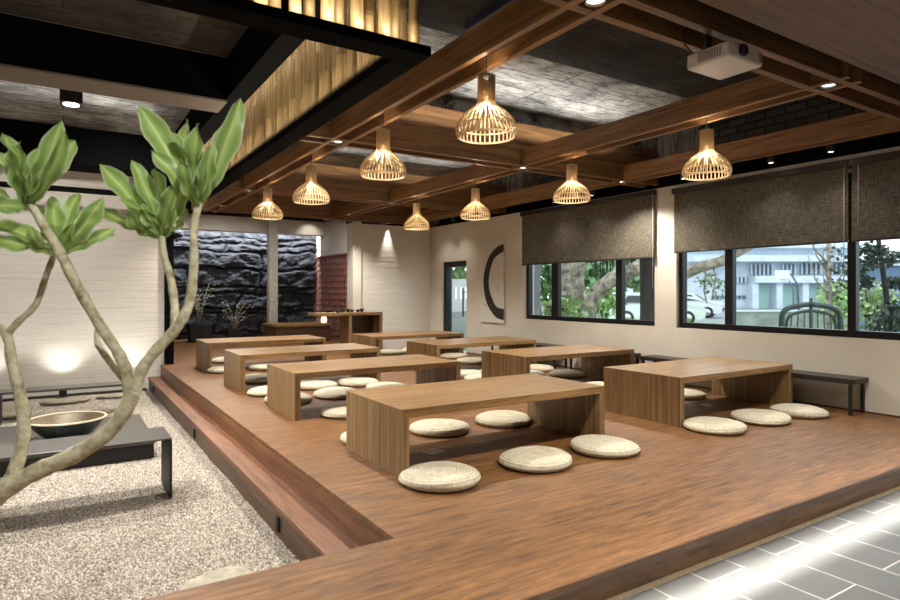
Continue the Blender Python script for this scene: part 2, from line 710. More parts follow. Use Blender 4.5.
def gravel_nodes(o):
    peb = bpy.data.objects.new('gravel_grain', pebble_mesh())   # the grain the scatter draws; linked nowhere
    ng = bpy.data.node_groups.new('gravel_scatter', 'GeometryNodeTree')
    ng.interface.new_socket('Geometry', in_out='INPUT', socket_type='NodeSocketGeometry')
    ng.interface.new_socket('Geometry', in_out='OUTPUT', socket_type='NodeSocketGeometry')
    N = ng.nodes.new
    gi, go = N('NodeGroupInput'), N('NodeGroupOutput')
    di = N('GeometryNodeDistributePointsOnFaces')
    di.inputs['Density'].default_value = 11500
    io = N('GeometryNodeInstanceOnPoints')
    oi = N('GeometryNodeObjectInfo')
    oi.inputs['Object'].default_value = peb
    rr = N('FunctionNodeRandomValue')
    rr.data_type = 'FLOAT_VECTOR'
    rr.inputs[1].default_value = (6.28, 6.28, 6.28)
    rs = N('FunctionNodeRandomValue')
    rs.data_type = 'FLOAT'
    rs.inputs[2].default_value = .55
    rs.inputs[3].default_value = 1.35
    jn = N('GeometryNodeJoinGeometry')
    L = ng.links.new
    L(gi.outputs[0], di.inputs[0])
    L(di.outputs['Points'], io.inputs['Points'])
    L(oi.outputs['Geometry'], io.inputs['Instance'])
    L(rr.outputs[0], io.inputs['Rotation'])
    L(rs.outputs[1], io.inputs['Scale'])
    L(gi.outputs[0], jn.inputs[0])
    L(io.outputs[0], jn.inputs[0])
    L(jn.outputs[0], go.inputs[0])
    md = o.modifiers.new('scatter', 'NODES')
    md.node_group = ng


gravel_nodes(gb)

# window wall with openings for two windows and the door
W1 = (4.74, 7.15)
W2 = (.55, 4.44)
DR = (8.71, 9.48)
WZ = (.645, 2.12)
mb = MB()
X0, X1 = WX, WX + .2
for y0, y1, z0, z1 in ((-3.2, W2[0], -.5, 2.27), (W2[1], W1[0], -.5, 2.27), (W1[1], DR[0], -.5, 2.27), (DR[1], 10.3, -.5, 2.27),
                       (W2[0], W2[1], -.5, WZ[0]), (W2[0], W2[1], WZ[1], 2.27), (W1[0], W1[1], -.5, WZ[0]), (W1[0], W1[1], WZ[1], 2.27),
                       (DR[0], DR[1], 1.6, 2.27), (DR[0], DR[1], -.5, -.02)):
    mb.box(X0, X1, y0, y1, z0, z1)
struct(mb.build('wall_right', 'wall_paint'), 'beige painted wall with the windows')
struct(MB().box(WX - .012, WX + .2, -3.2, 10.3, 2.27, 2.56).build('trim_6', 'black_paint_and_shade'), 'black band above the windows')
for y0, y1, mt_ in ((-3.2, 4.15, 'painted_block'), (4.15, 5.0, 'concrete'), (5.0, 6.9, 'painted_block'), (6.9, 10.3, 'concrete')):
    struct(MB().box(WX, WX + .2, y0, y1, 2.56, SLAB).build('wall_right_upper', mt_), 'upper strip of the window wall above the timber grid')
struct(MB().box(WX - .012, WX, 1.66, 8.7, 0, .012).build('baseboard_right', 'nosing_wood'))

# far white panel wall, its pilaster and wall behind
struct(MB().box(4.45, WX, 9.95, 10.15, 0, 2.28).build('wall_back', 'wall_plaster'), 'white textured wall washed by one downlight')
struct(MB().box(4.29, 4.45, 9.88, 10.15, 0, 2.36).build('pilaster', 'wall_paint'), 'white pilaster at the end of the far wall')
struct(MB().box(4.29, 6.1, 9.93, 10.2, 2.27, SLAB).build('trim_7', 'black_paint_and_shade'))
# garden wall
struct(MB().box(-3.6, 1.24, 9.65, 9.85, -.5, 2.8).build('wall_left', 'wall_streaked'), 'white plaster garden wall with horizontal streaks')
struct(MB().box(1.24, 1.36, 9.6, 9.9, -.4, 2.8).build('trim_8', 'black_paint_and_shade'), 'black end post of the garden wall')
struct(MB().box(-3.6, 1.0, 9.52, 9.6, -.4, ZG + .02).build('trim_9', 'bench_dark'), 'dark kerb at the foot of the garden wall')
# side and rear walls that close the room off
struct(MB().box(-3.8, -3.6, -3.4, 9.85, -.5, 3.1).build('wall_garden_side', 'wall_paint'))
struct(MB().box(-3.8, 6.1, -3.4, -3.2, -.5, 3.1).build('wall_rear', 'wall_paint'))
struct(MB().box(1.1, 1.3, 9.86, 14.8, -.1, 3.1).build('wall_passage_left', 'black_paint_and_shade'))


# rough black stone wall at the end of the passage
def stone_wall():
    r = random.Random(3)
    rows = []
    z = -.05
    while z < 2.55:
        h = r.choice((.12, .17, .24, .32, .42))
        cuts, x = [], 1.2
        while x < 5.35:
            w = r.uniform(.4, 1.7)
            cuts.append((x, x + w, r.uniform(0, .08)))
            x += w
        rows.append((z, z + h, cuts))
        z += h
    def hgt(x, z):
        for a, b, cuts in rows:
            if a <= z < b:
                for c, d, k in cuts:
                    if c <= x < d:
                        e = min(z - a, b - z, (x - c), (d - x))
                        m = min(1, e / .05)
                        return k * m + .05 * (m ** .5)
        return 0
    def fn(u, v):
        x, z = 1.2 + u * 4.15, v * 2.5
        wob = mnoise.fractal(Vector((x * 1.3, z * 1.7, 3)), 1, 2, 4) * .13
        k = hgt(x + wob, z + wob * .7)
        k += .045 * mnoise.fractal(Vector((x * 3.2, z * 5, 0)), .8, 2, 6)
        return (x, 14.5 - k, z)
    return MB().grid(fn, 170, 96, False).build('wall_stone', 'black_rock')


struct(stone_wall(), 'wall of rough black stone blocks')
struct(MB().box(1.2, 5.5, 14.55, 14.8, -.1, 3.1).build('wall_far', 'black_paint_and_shade'))
struct(MB().box(1.3, 5.3, 13.85, 13.95, 2.4, 2.72).build('trim_10', 'wall_paint'), 'white bulkhead over the stone wall')
struct(MB().box(1.3, 5.3, 13.95, 14.2, 2.4, 2.44).build('trim_11', 'wall_paint'))
# passage wall with a red-brown timber lattice
struct(MB().box(5.3, 5.5, 10.16, 14.6, -.1, 3.0).build('wall_passage_right', 'wall_paint'))


def lattice():
    t = thing('lattice_screen', (5.3, 12.7, .05), 'reddish brown timber lattice screen on the white wall beside the black stone', 'screen')
    MB().box(-.012, -.004, -1.75, 1.75, 0, 1.82).build('backing', 'lattice_back', t)
    mb = MB()
    for i in range(26):
        y = -1.75 + i * .14
        mb.box(-.034, -.012, y - .016, y + .016, 0, 1.82)
    for k in range(14):
        z = .0 + k * .138
        mb.box(-.036, -.013, -1.75, 1.75, z - .014, z + .014)
    mb.build('lattice', 'lattice_wood', t)
    fr = MB()
    fr.box(-.07, 0, -1.8, -1.75, 0, 1.86).box(-.07, 0, 1.75, 1.8, 0, 1.86).box(-.07, 0, -1.75, 1.75, 1.82, 1.86)
    fr.build('screen_frame', 'lattice_wood', t)


lattice()
struct(box('column', 'post_white', 3.86, 4.05, 13.5, 13.68, 0, 2.9), 'slim pale column before the black stone wall')

# ---- ceiling
struct(MB().box(1.27, 6.1, 3.7, 10.2, SLAB, 3.12).build('ceiling', 'concrete'), 'bare board-marked concrete ceiling')
struct(MB().box(1.27, 6.1, 1.62, 3.7, SLAB - .03, 3.12).build('ceiling_shaded', 'concrete_shaded'), 'board-marked concrete ceiling, its shade put into the dark colour')
struct(MB().box(1.3, 5.5, 10.2, 14.8, 2.73, 3.12).build('ceiling_passage', 'black_paint_and_shade'))
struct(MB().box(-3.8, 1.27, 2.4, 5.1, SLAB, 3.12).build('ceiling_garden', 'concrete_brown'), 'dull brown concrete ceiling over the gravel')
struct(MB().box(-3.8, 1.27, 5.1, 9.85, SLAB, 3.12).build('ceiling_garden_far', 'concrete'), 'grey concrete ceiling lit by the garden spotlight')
struct(MB().box(-3.8, 1.12, 5.12, 5.42, 2.6, SLAB).build('ceiling_beam_garden', 'black_paint_and_shade'))
struct(MB().box(-3.8, 1.12, 5.1, 5.45, 2.585, 2.6).build('trim_12', 'trim_lit'), 'underside of the garden ceiling beam, its light put into a pale colour')  # pale tone stands in for light on the beam's underside
struct(MB().box(-3.8, 1.12, 8.2, 8.7, 2.52, SLAB).build('ceiling_beam_far', 'black_paint_and_shade'))
struct(MB().box(-3.8, 1.12, 8.9, 8.92, 2.70, 2.72).build('trim_13', 'tin_white'), 'thin pale rail above the garden wall')
struct(MB().box(1.12, 1.27, 2.8, 8.6, 2.62, SLAB + .02).build('ceiling_beam_black', 'black_paint_and_shade'))
struct(MB().box(5.5, WX, 1.62, 4.6, SLAB - .032, SLAB - .001).build('ceiling_shade_sheet', 'black_paint_and_shade'))  # black sheet standing in for the unlit ceiling by the windows
struct(MB().box(2.36, 2.76, 2.95, 3.5, SLAB - .08, SLAB - .02).build('ceiling_panel', 'blue_panel'), 'dull blue panel in the dark ceiling')
struct(MB().box(-3.8, 6.1, -3.4, 1.62, 2.3, 2.36).build('ceiling_soffit', 'veneer', None, .003), 'flat wood veneer soffit over the tiled floor')
struct(MB().box(-3.8, 6.1, 1.5, 1.62, 2.36, 3.1).build('trim_14', 'black_paint_and_shade'))
struct(MB().box(-3.8, 1.27, 1.62, 2.45, SLAB, 3.12).build('ceiling_front', 'black_paint_and_shade'))
struct(MB().box(1.6, 4.75, 4.98, 5.2, 2.72, SLAB).build('ceiling_downstand', 'concrete'), 'concrete downstand over the cross beam')


def beam_x(y, x0=1.62, x1=5.88, top=2.72):
    mb = MB()
    for s in (-1, 1):
        yc = y + s * .085
        mb.box(x0, x1, yc - .018, yc + .018, 2.52, top)
        mb.box(x0, x1, yc - .024, yc + .024, 2.30, 2.515)
    mb.box(x0, x1, y - .06, y + .06, 2.44, 2.46)
    return struct(mb.build('ceiling_beam', 'beam_x', None, .003), 'twin-plank timber beam running across the room')


def beam_y(x, y0=1.72, y1=10.1):
    mb = MB()
    for s in (-1, 1):
        xc = x + s * .075
        mb.box(xc - .02, xc + .02, y0, y1, 2.298, 2.462)
    mb.box(x - .055, x + .055, y0, y1, 2.425, 2.445)
    return struct(mb.build('ceiling_beam', 'beam_y', None, .003), 'twin-plank timber beam running down the room')


for y in (1.87, 4.78, 7.67):
    beam_x(y)
for x in (1.94, 3.93, 5.38):
    beam_y(x, 1.72 if x > 2 else 1.72)
struct(MB().box(1.62, 5.87, 9.68, 9.76, 2.28, 2.74).build('ceiling_beam_end', 'beam_x'), 'plain timber beam closing the ceiling grid')


# ------------------------------------------------------------------ windows, door, blinds
def window(name, y0, y1, mulls, label, n):
    o = MB()
    z0, z1 = WZ
    a, b = WX + .05, WX + .13
    f = .05
    o.box(a, b, y0, y1, z0, z0 + f + .01).box(a, b, y0, y1, z1 - f, z1)
    o.box(a, b, y0, y0 + f, z0 + f, z1 - f).box(a, b, y1 - f, y1, z0 + f, z1 - f)
    fr = struct(o.build(name, 'black_frame', None, .003), label)
    prev = y0
    for (m, w) in mulls:
        MB().box(a + .005, b - .005, m - w / 2, m + w / 2, z0 + f, z1 - f).build('mullion', 'black_frame', fr, .003)
    edges = [y0 + f] + [q for m, w in mulls for q in (m - w / 2, m + w / 2)] + [y1 - f]
    for i in range(0, len(edges), 2):
        e0, e1 = edges[i], edges[i + 1]
        MB().box(a + .035, a + .041, e0, e1, z0 + f, z1 - f).build('pane', 'window_glass', fr)
    MB().box(WX + .001, WX + .05, y0, y1, z0 - .002, z0).build('window_sill', 'wall_paint', fr)
    return fr


window('window_1', *W1, [(5.34, .1), (6.53, .13)], 'black framed sliding window onto the old tree', 1)
window('window_2', *W2, [(2.64, .07), (3.83, .09)], 'wide black framed sliding window onto the pale building', 2)


def door():
    y0, y1 = DR
    o = MB()
    a, b = WX + .02, WX + .14
    o.box(a, b, y0, y1, 1.5, 1.6).box(a, b, y1 - .09, y1, 0, 1.5).box(a, b, y0, y0 + .03, 0, 1.5)
    fr = struct(o.build('door_1', 'black_frame', None, .003), 'black framed glass door in the window wall')
    MB().box(a + .04, a + .05, y0 + .03, y1 - .09, 0, 1.5).build('glass_panel', 'window_glass', fr)
    h = MB().tube([(a - .03, y0 + .09, .62), (a - .03, y0 + .09, 1.12)], .014)
    h.tube([(a - .03, y0 + .09, .7), (a + .045, y0 + .09, .7)], .008).tube([(a - .03, y0 + .09, 1.05), (a + .045, y0 + .09, 1.05)], .008)
    h.build('door_handle', 'black_frame', fr)


door()


def blind(y0, y1, z0, z1, label, cord):
    t = thing('roller_blind', (WX - .045, (y0 + y1) / 2, z0), label, 'blind', 'roller blinds')
    w = (y1 - y0) / 2
    h = z1 - z0
    MB().grid(lambda u, v: (.004 * math.sin(u * 9), -w + .01 + u * (2 * w - .02), .01 + v * (h - .03)), 40, 8).build('blind_fabric', 'blind_fabric', t)
    MB().box(-.035, .03, -w, w, h - .04, h + .02).build('cassette', 'bench_dark', t, .004)
    MB().box(-.01, .01, -w + .01, w - .01, 0, .02).build('bottom_bar', 'bench_dark', t, .003)
    c = MB().tube([(-.02, cord, h), (-.02, cord, -.35 if cord < 0 else .15)], .0035, 6)
    c.build('pull_cord', 'tin_white', t)


blind(4.695, 7.155, 1.45, 2.23, 'brown woven roller blind half down over the window with the old tree', -1.21)
blind(2.612, 4.446, 1.49, 2.2, 'brown woven roller blind half down over the building-side window, beside the pillar', -.88)
blind(.5, 2.606, 1.49, 2.2, 'brown woven roller blind over the last window pane with the blue shed behind', .98)
struct(MB().box(WX - .05, WX - .03, 2.60, 2.632, 2.14, 2.2).build('trim_15', 'black_frame'))


# ------------------------------------------------------------------ low tables
def make_table(label, L=1.62, W=.79, hh=.386, th=.05):
    t = thing('floor_table', (0, 0, 0), label, 'table', 'low slab tables')
    def slab(poly):        # mitred board: a profile in x, z drawn out over the width
        n = len(poly)
        vs = [(x, 0, z) for x, z in poly] + [(x, W, z) for x, z in poly]
        fs = [tuple(range(n)), tuple(range(n, 2 * n))[::-1]] + [(k, n + k, n + (k + 1) % n, (k + 1) % n) for k in range(n)]
        return MB().add(vs, fs)
    slab([(0, hh), (th, hh - th), (L - th, hh - th), (L, hh)]).build('table_top', 'oak_top', t, .002)
    slab([(0, 0), (th, 0), (th, hh - th), (0, hh)]).build('side_panel', 'oak_side', t, .002)
    slab([(L, 0), (L, hh), (L - th, hh - th), (L - th, 0)]).build('side_panel', 'oak_side', t, .002)
    return t


TL = [3.02, 4.84, 6.54, 8.33]
TLX = [1.605, 1.59, 1.57, 1.58]
TR = [3.0, 4.79, 6.46, 8.17]
ORD = ['first', 'second', 'third', 'fourth']
tabs = []
for i, y in enumerate(TL):
    lab = f'oak slab floor table in the row beside the gravel garden, {ORD[i]} from the front'
    if not tabs:
        tt = make_table(lab)
    else:
        tt = dup(tabs[0], (0, 0, 0), lab)
    tt.location = (TLX[i], y, 0)
    tabs.append(tt)
for i, y in enumerate(TR):
    tt = dup(tabs[0], ((4.035, 3.985, 3.93, 3.86)[i], y, 0), f'oak slab floor table in the row beside the windows, {ORD[i]} from the front')
    tabs.append(tt)


# ------------------------------------------------------------------ straw cushions
def cushion_mesh(seed):
    r = random.Random(seed)
    R, Hh = .226, .072
    prof = []
    n1, n2 = 30, 10
    for i in range(n1 + 1):
        q = i / n1 * .985
        z = Hh * (.42 + .58 * (1 - q ** 3.6) ** .55) - .004 * (1 - q) ** 2 + .0024 * abs(math.sin(q * PI * 10))
        prof.append((q * R, z))
    z1 = prof[-1][1]
    prof.append((R, z1 * .72))
    for i in range(1, n2 + 1):
        a = i / n2 * PI / 2
        prof.append((R - .045 * (1 - math.cos(a)), z1 * .72 * (1 - math.sin(a))))
    prof.append((0, 0))
    ph = [r.uniform(0, 6.28) for _ in range(4)]
    def mod(rad, z, t, i):
        k = rad / R
        z2 = z + .0016 * math.sin(t * 46 + (i % 2) * PI) * (z > .01) * k
        z2 += .006 * k * k * math.sin(t + ph[0]) * (z > .02) + .003 * k * math.sin(2 * t + ph[1]) * (z > .02)
        rr = rad * (1 + .012 * math.sin(2 * t + ph[2]) + .008 * math.sin(3 * t + ph[3]))
        return rr, max(z2, 0)
    return MB().lathe(prof, 92, mod=mod)


cms = []
for s in range(3):
    o = cushion_mesh(s).build('straw_cushion', 'straw')
    cms.append(o)
SPOTS = []
NE, FA = 'near', 'far'
def S(x, y, lab):
    SPOTS.append((x, y, lab))


g1, g2, g3, g4 = ['the %s garden-side table' % o for o in ('first', 'second', 'third', 'fourth')]
w1, w2, w3, w4 = ['the %s window-side table' % o for o in ('first', 'second', 'third', 'fourth')]
pre = 'straw cushion '
S(1.76, 2.86, pre + 'on the near side of %s, leftmost of three' % g1)
S(2.43, 2.84, pre + 'on the near side of %s, middle of three' % g1)
S(3.02, 2.83, pre + 'on the near side of %s, rightmost of three' % g1)
S(1.84, 3.90, pre + 'behind %s, mostly hidden by its side panel' % g1)
S(2.39, 3.89, pre + 'on the far side of %s, left one of two' % g1)
S(2.98, 3.87, pre + 'on the far side of %s, right one of two' % g1)
S(2.05, 4.86, pre + 'on the near side of %s, beside the first' % g1.replace('first', 'second'))
S(1.82, 5.72, pre + 'on the far side of %s, cut by its side panel' % g2)
S(2.32, 5.76, pre + 'on the far side of %s, second from the left' % g2)
S(2.92, 5.82, pre + 'on the far side of %s, only its top showing' % g2)
S(1.80, 6.27, pre + 'on the near side of %s, leftmost' % g3)
S(2.34, 6.38, pre + 'on the near side of %s, second from the left' % g3)
S(2.82, 6.34, pre + 'on the near side of %s, third from the left' % g3)
S(1.93, 7.22, pre + 'shaded under the top of %s on its far side' % g3)
S(2.32, 8.26, pre + 'on the near side of %s, second from the left' % g4)
S(1.80, 8.3, pre + 'on the near side of %s, leftmost' % g4)
S(2.08, 9.42, pre + 'on the far side of %s' % g4)
S(4.19, 2.81, pre + 'on the near side of %s, leftmost of three' % w1)
S(4.79, 2.80, pre + 'on the near side of %s, middle of three' % w1)
S(5.32, 2.77, pre + 'on the near side of %s, rightmost of three' % w1)
S(4.28, 3.98, pre + 'on the far side of %s, left end' % w1)
S(5.22, 3.86, pre + 'on the far side of %s, seen under its top' % w1)
S(4.86, 4.58, pre + 'on the near side of %s, peeping between two table ends' % w2)
S(4.14, 5.77, pre + 'on the far side of %s, left of its side panel' % w2)
S(4.82, 5.78, pre + 'on the far side of %s, second from the left' % w2)
S(5.3, 5.58, pre + 'on the far side of %s, before the bench legs' % w2)
S(4.24, 6.28, pre + 'on the near side of %s, leftmost' % w3)
S(4.74, 6.3, pre + 'on the near side of %s, middle' % w3)
S(5.36, 6.22, pre + 'on the near side of %s, rightmost' % w3)
S(4.55, 7.5, pre + 'on the far side of %s, left one' % w3)
S(5.1, 7.4, pre + 'on the far side of %s, right one' % w3)
S(5.25, 8.1, pre + 'on the near side of %s, right end' % w4)
S(4.70, 9.2, pre + 'on the far side of %s, left one' % w4)
S(5.18, 9.3, pre + 'on the far side of %s, right one' % w4)
for i, (x, y, lab) in enumerate(SPOTS):
    o = cms[i] if i < 3 else cms[i % 3].copy()
    if i >= 3:
        COL.objects.link(o)
    o.location = (x, y, .001)
    o.rotation_euler = (0, 0, rnd.uniform(0, 6.28))
    tag(o, lab, 'cushion', 'round straw cushions')


# ------------------------------------------------------------------ slatted pendant lamps
def prof_r(s):
    """shade radius by distance s from the top of the neck (0) to the rim (1)"""
    if s < .47:
        return .049
    q = (s - .47) / .53
    return .049 + (.170 - .049) * (math.sin(min(1, q * 1.2) * PI / 2) ** .78) - (.008 * (q - .83) / .17 if q > .83 else 0)


def make_pendant(label):
    t = thing('pendant_lamp', (0, 0, 0), label, 'lamp', 'slatted pendant lamps')
    HT = .335
    N = 38
    mb = MB()
    steps = 16
    for k in range(N):
        a = 2 * PI * k / N
        ca, sa = math.cos(a), math.sin(a)
        rows = []
        for i in range(steps + 1):
            s = i / steps
            r = prof_r(s)
            if s > .94:
                r -= .004 * (s - .94) / .06
            z = -HT * s
            w = .0025 + .0018 * s
            rows.append([(r * ca - w * sa, r * sa + w * ca, z), (r * ca + w * sa, r * sa - w * ca, z),
                         ((r - .004) * ca + w * sa, (r - .004) * sa - w * ca, z), ((r - .004) * ca - w * sa, (r - .004) * sa + w * ca, z)])
        vs = [p for row in rows for p in row]
        fs = [(0, 1, 2, 3), tuple(len(vs) - 4 + j for j in (3, 2, 1, 0))]
        for i in range(steps):
            for j in range(4):
                j2 = (j + 1) % 4
                fs.append((i * 4 + j, i * 4 + 4 + j, i * 4 + 4 + j2, i * 4 + j2))
        mb.add(vs, fs)
    mb.build('slatted_shade', 'lamp_wood', t)
    def ring(r, z, hgt, th, name):
        MB().lathe([(r - th, z), (r, z), (r, z + hgt), (r - th, z + hgt), (r - th, z)], 48, smooth=False).build(name, 'lamp_wood', t)
    ring(prof_r(1) - .006, -HT, .010, .006, 'rim_ring')
    ring(prof_r(.84) - .005, -HT * .84, .007, .005, 'hoop_ring')
    ring(.0445, -.012, .010, .008, 'neck_ring')
    MB().lathe([(0, -.05), (.018, -.05), (.018, -.1), (.013, -.11), (0, -.11)], 16).build('lamp_holder', 'white_plastic', t)
    b = MB().lathe([(0, -.11), (.010, -.112), (.017, -.13), (.019, -.145), (.014, -.158), (0, -.164)], 16).build('bulb', 'bulb_glow', t)
    MB().tube([(0, 0, .2), (0, 0, -.05)], .003, 6).build('cable', 'cable_black', t)
    MB().box(-.03, .03, -.008, .008, -.05, -.045).box(-.008, .008, -.03, .03, -.05, -.045).build('crossbar', 'lamp_wood', t)
    return t


PEND = [(1.94, 2.67, 2.225, 'slatted wood pendant lamp nearest in the row beside the bamboo, largest of the lamps'),
        (1.94, 3.93, 2.215, 'slatted wood pendant lamp second in the row beside the bamboo'),
        (1.94, 5.43, 2.215, 'slatted wood pendant lamp third in the row beside the bamboo'),
        (1.94, 6.85, 2.215, 'slatted wood pendant lamp last in the row beside the bamboo, before the pale column'),
        (3.93, 2.70, 2.22, 'slatted wood pendant lamp nearest in the window-side row, below the projector'),
        (3.93, 4.08, 2.215, 'slatted wood pendant lamp second in the window-side row, before the blinds'),
        (3.93, 5.62, 2.215, 'slatted wood pendant lamp third in the window-side row, over the ring painting'),
        (3.93, 6.97, 2.215, 'slatted wood pendant lamp last in the window-side row, before the white far wall')]
pp = None
lamp_xyz = []
for x, y, z, lab in PEND:
    if pp is None:
        pp = make_pendant(lab)
        pp.location = (x, y, z)
    else:
        dup(pp, (x, y, z), lab, rnd.uniform(0, 6))
    lamp_xyz.append((x, y, z))


# ------------------------------------------------------------------ recessed downlights, track spots
def make_downlight(label):
    t = thing('downlight', (0, 0, 0), label, 'ceiling light', 'recessed downlights in the beam crossings')
    MB().box(-.055, .055, -.055, .055, .018, .022).build('mounting_plate', 'black_steel', t)
    MB().lathe([(.036, .02), (.046, .02), (.046, 0), (.043, -.004), (.037, 0), (.036, .02)], 28).build('trim_ring', 'chrome', t)
    MB().lathe([(0, .012), (.022, .010), (.036, .008), (.036, .016), (0, .016)], 24).build('lens', 'downlight_glow', t)
    return t


DL = [(1.94, 1.87, 'recessed round downlight in the nearest beam crossing beside the bamboo, brightest one'),
      (3.93, 1.87, 'recessed round downlight in the beam beside the projector'),
      (1.94, 4.78, 'recessed round downlight at the middle beam crossing of the bamboo-side row'),
      (3.93, 4.78, 'recessed round downlight at the middle crossing between the two lamp rows'),
      (1.94, 7.67, 'recessed round downlight at the far crossing of the bamboo-side beam'),
      (3.93, 7.67, 'recessed round downlight at the far crossing of the window-side beam'),
      (5.38, 4.78, 'recessed round downlight at the beam crossing above the pillar between the windows'),
      (1.94, 9.2, 'recessed round downlight at the far end of the bamboo-side beam'),
      (3.93, 9.2, 'recessed round downlight at the far end of the window-side beam')]
d0 = None
for x, y, lab in DL:
    if d0 is None:
        d0 = make_downlight(lab)
        d0.location = (x, y, 2.305)
    else:
        dup(d0, (x, y, 2.305), lab)


def make_spot(label):
    t = thing('track_spotlight', (0, 0, 0), label, 'spotlight', 'black spotlights on the window track')
    MB().lathe([(0, .10), (.028, .10), (.032, .09), (.032, 0), (.026, 0), (.026, .012), (0, .012)], 20).build('spot_housing', 'black_steel', t)
    MB().lathe([(0, .006), (.025, .006), (.025, .011), (0, .011)], 18).build('lens', 'spot_glow', t)
    MB().box(-.008, .008, -.008, .008, .09, .17).build('stem', 'black_steel', t)
    return t


struct(MB().box(5.63, 5.67, 1.7, 9.85, 2.43, 2.46).build('trim_16', 'black_steel'), 'black lighting track above the blinds')
TS = [(2.67, 'black track spotlight over the gap between the two nearest blinds'), (3.2, 'black track spotlight over the middle of the blind beside the pillar'),
      (4.16, 'black track spotlight beside the pillar between the windows'), (8.76, 'black track spotlight over the ring painting, nearer of two'),
      (9.28, 'black track spotlight over the ring painting, farther of two'), (6.2, 'black track spotlight over the far half of the blind with the old tree'), (5.5, 'black track spotlight over the near half of the blind with the old tree')]
s0 = None
for y, lab in TS:
    z = 2.27
    if s0 is None:
        s0 = make_spot(lab)
        s0.location = (5.65, y, z)
    else:
        dup(s0, (5.65, y, z), lab)


# ------------------------------------------------------------------ projector
def projector():
    t = thing('projector', (2.575, 1.65, 2.135), 'white ceiling projector hanging under the nearest cross beam', 'projector')
    MB().box(0, .27, 0, .23, 0, .074).build('projector_case', 'white_plastic', t, .012, seg=3)
    v = MB()
    for k in range(9):
        v.box(-.002, .002, .045 + k * .014, .053 + k * .014, .018, .062)
    v.build('vent_grille', 'vent_grey', t)
    ln = MB().lathe([(0, 0), (.026, 0), (.03, .01), (.026, .018), (.02, .014), (0, .004)], 24).build('lens', 'dark_plastic', t)
    ln.rotation_euler = (PI / 2, 0, 0)
    ln.location = (.095, 0, .042)
    MB().box(.235, .262, -.002, .002, .018, .058).build('front_grille', 'vent_grey', t)
    MB().lathe([(0, 0), (.004, 0), (.004, .003), (0, .003)], 12, (.08, -.001, .06)).build('sensor', 'dark_plastic', t)
    m = MB().box(.06, .18, .13, .24, .085, .1).tube([(.12, .19, .1), (.12, .2, .3)], .017, 14)
    m.tube([(.07, .14, .075), (.11, .18, .1)], .006, 8).tube([(.17, .14, .075), (.13, .18, .1)], .006, 8).tube([(.07, .22, .075), (.11, .2, .1)], .006, 8)
    m.build('ceiling_mount', 'black_steel', t, .003)
    MB().tube([(.02, .2, .07), (-.04, .21, .11), (-.03, .22, .18), (.08, .21, .3)], .005, 8).build('power_cable', 'cable_black', t)


projector()


# ------------------------------------------------------------------ hanging bamboo canopy over the garden
def canopy():
    t = thing('bamboo_canopy', (1.5, 2.72, 2.25), 'black hanging canopy frame fenced with glowing upright bamboo poles', 'canopy')
    fr = MB()
    fr.box(-5.0, .08, -.07, .08, 0, .05)
    fr.box(-.07, .08, .08, 5.9, 0, .05)
    fr.box(-5.0, -.07, 5.76, 5.9, 0, .05)
    fr.build('canopy_frame', 'black_paint_and_shade', t, .004)
    r = random.Random(11)
    def pole_mesh(seed):
        q = random.Random(seed)
        R = q.uniform(.027, .033)
        z, prof = 0.0, [(0, 0), (R, 0)]
        nx = q.uniform(.1, .3)
        while nx < .68:
            prof += [(R * .98, nx - .014), (R * 1.14, nx - .005), (R * .92, nx), (R * 1.14, nx + .005), (R * .98, nx + .014)]
            nx += q.uniform(.2, .34)
        prof += [(R * .97, .69), (0, .69)]
        return MB().lathe(prof, 14)
    protos = [pole_mesh(s) for s in range(8)]
    objs = []
    for i, p in enumerate(protos):
        objs.append(None)
    spots = []
    y = .14
    while y < 5.7:
        spots.append((.02 + r.uniform(-.003, .003), y))
        y += r.uniform(.074, .09)
    x = .02
    k = 0
    while x > -1.9:
        spots.append((x, .02 + (.028 if k % 2 else -.015)))
        x -= r.uniform(.07, .095)
        k += 1
    spots = spots[:99]
    for n, (x, y) in enumerate(spots):
        i = n % 8
        if objs[i] is None:
            o = protos[i].build('bamboo_pole', 'bamboo', t)
            objs[i] = o
        else:
            o = objs[i].copy()
            COL.objects.link(o)
        o.location = (x, y, .05)
        o.rotation_euler = (r.uniform(-.012, .012), r.uniform(-.012, .012), r.uniform(0, 6))


canopy()


# ------------------------------------------------------------------ ring painting, switch, sockets
def painting():
    t = thing('ring_picture', (WX, 7.93, .55), 'tall white canvas with a dark brushed half ring on the window wall', 'painting')
    MB().box(-.035, -.001, -.325, .325, 0, 1.33).build('canvas', 'canvas_white', t, .003)
    mb = MB()
    n = 60
    vs, fs = [], []
    cy, cz = -.325, .655
    for i in range(n + 1):
        a = PI / 2 + PI * i / n
        w = .12 + .05 * (i / n) + .006 * math.sin(i * .35)
        ry, rz = .545, .60
        for q in (0, 1):
            ro_y, ro_z = (ry, rz) if q == 0 else (ry - w, rz - w)
            wob = .003 * math.sin(i * .5 + q * 2)
            yy = cy - (ro_y + wob) * math.cos(a)
            zz = cz + (ro_z + wob) * math.sin(a)
            yy = max(yy, -.324)
            for xx in (-.038, -.0355):
                vs.append((xx, yy, zz))
    for i in range(n):
        b = i * 4
        fs += [(b, b + 2, b + 6, b + 4), (b + 1, b + 5, b + 7, b + 3), (b, b + 4, b + 5, b + 1), (b + 2, b + 3, b + 7, b + 6)]
    mb.add(vs, fs)
    mb.build('brushed_ring', 'ink', t)
    s = MB()
    s.tube([(-.037, .25, .31), (-.037, .2, .29), (-.037, .14, .28)], .0025, 5)
    s.tube([(-.037, -.16, .5), (-.037, -.18, .58), (-.037, -.19, .62)], .0022, 5)
    s.tube([(-.037, -.1, 1.0), (-.037, -.16, .93), (-.037, -.18, .86)], .0018, 5)
    s.build('fine_brush_marks', 'ink', t)


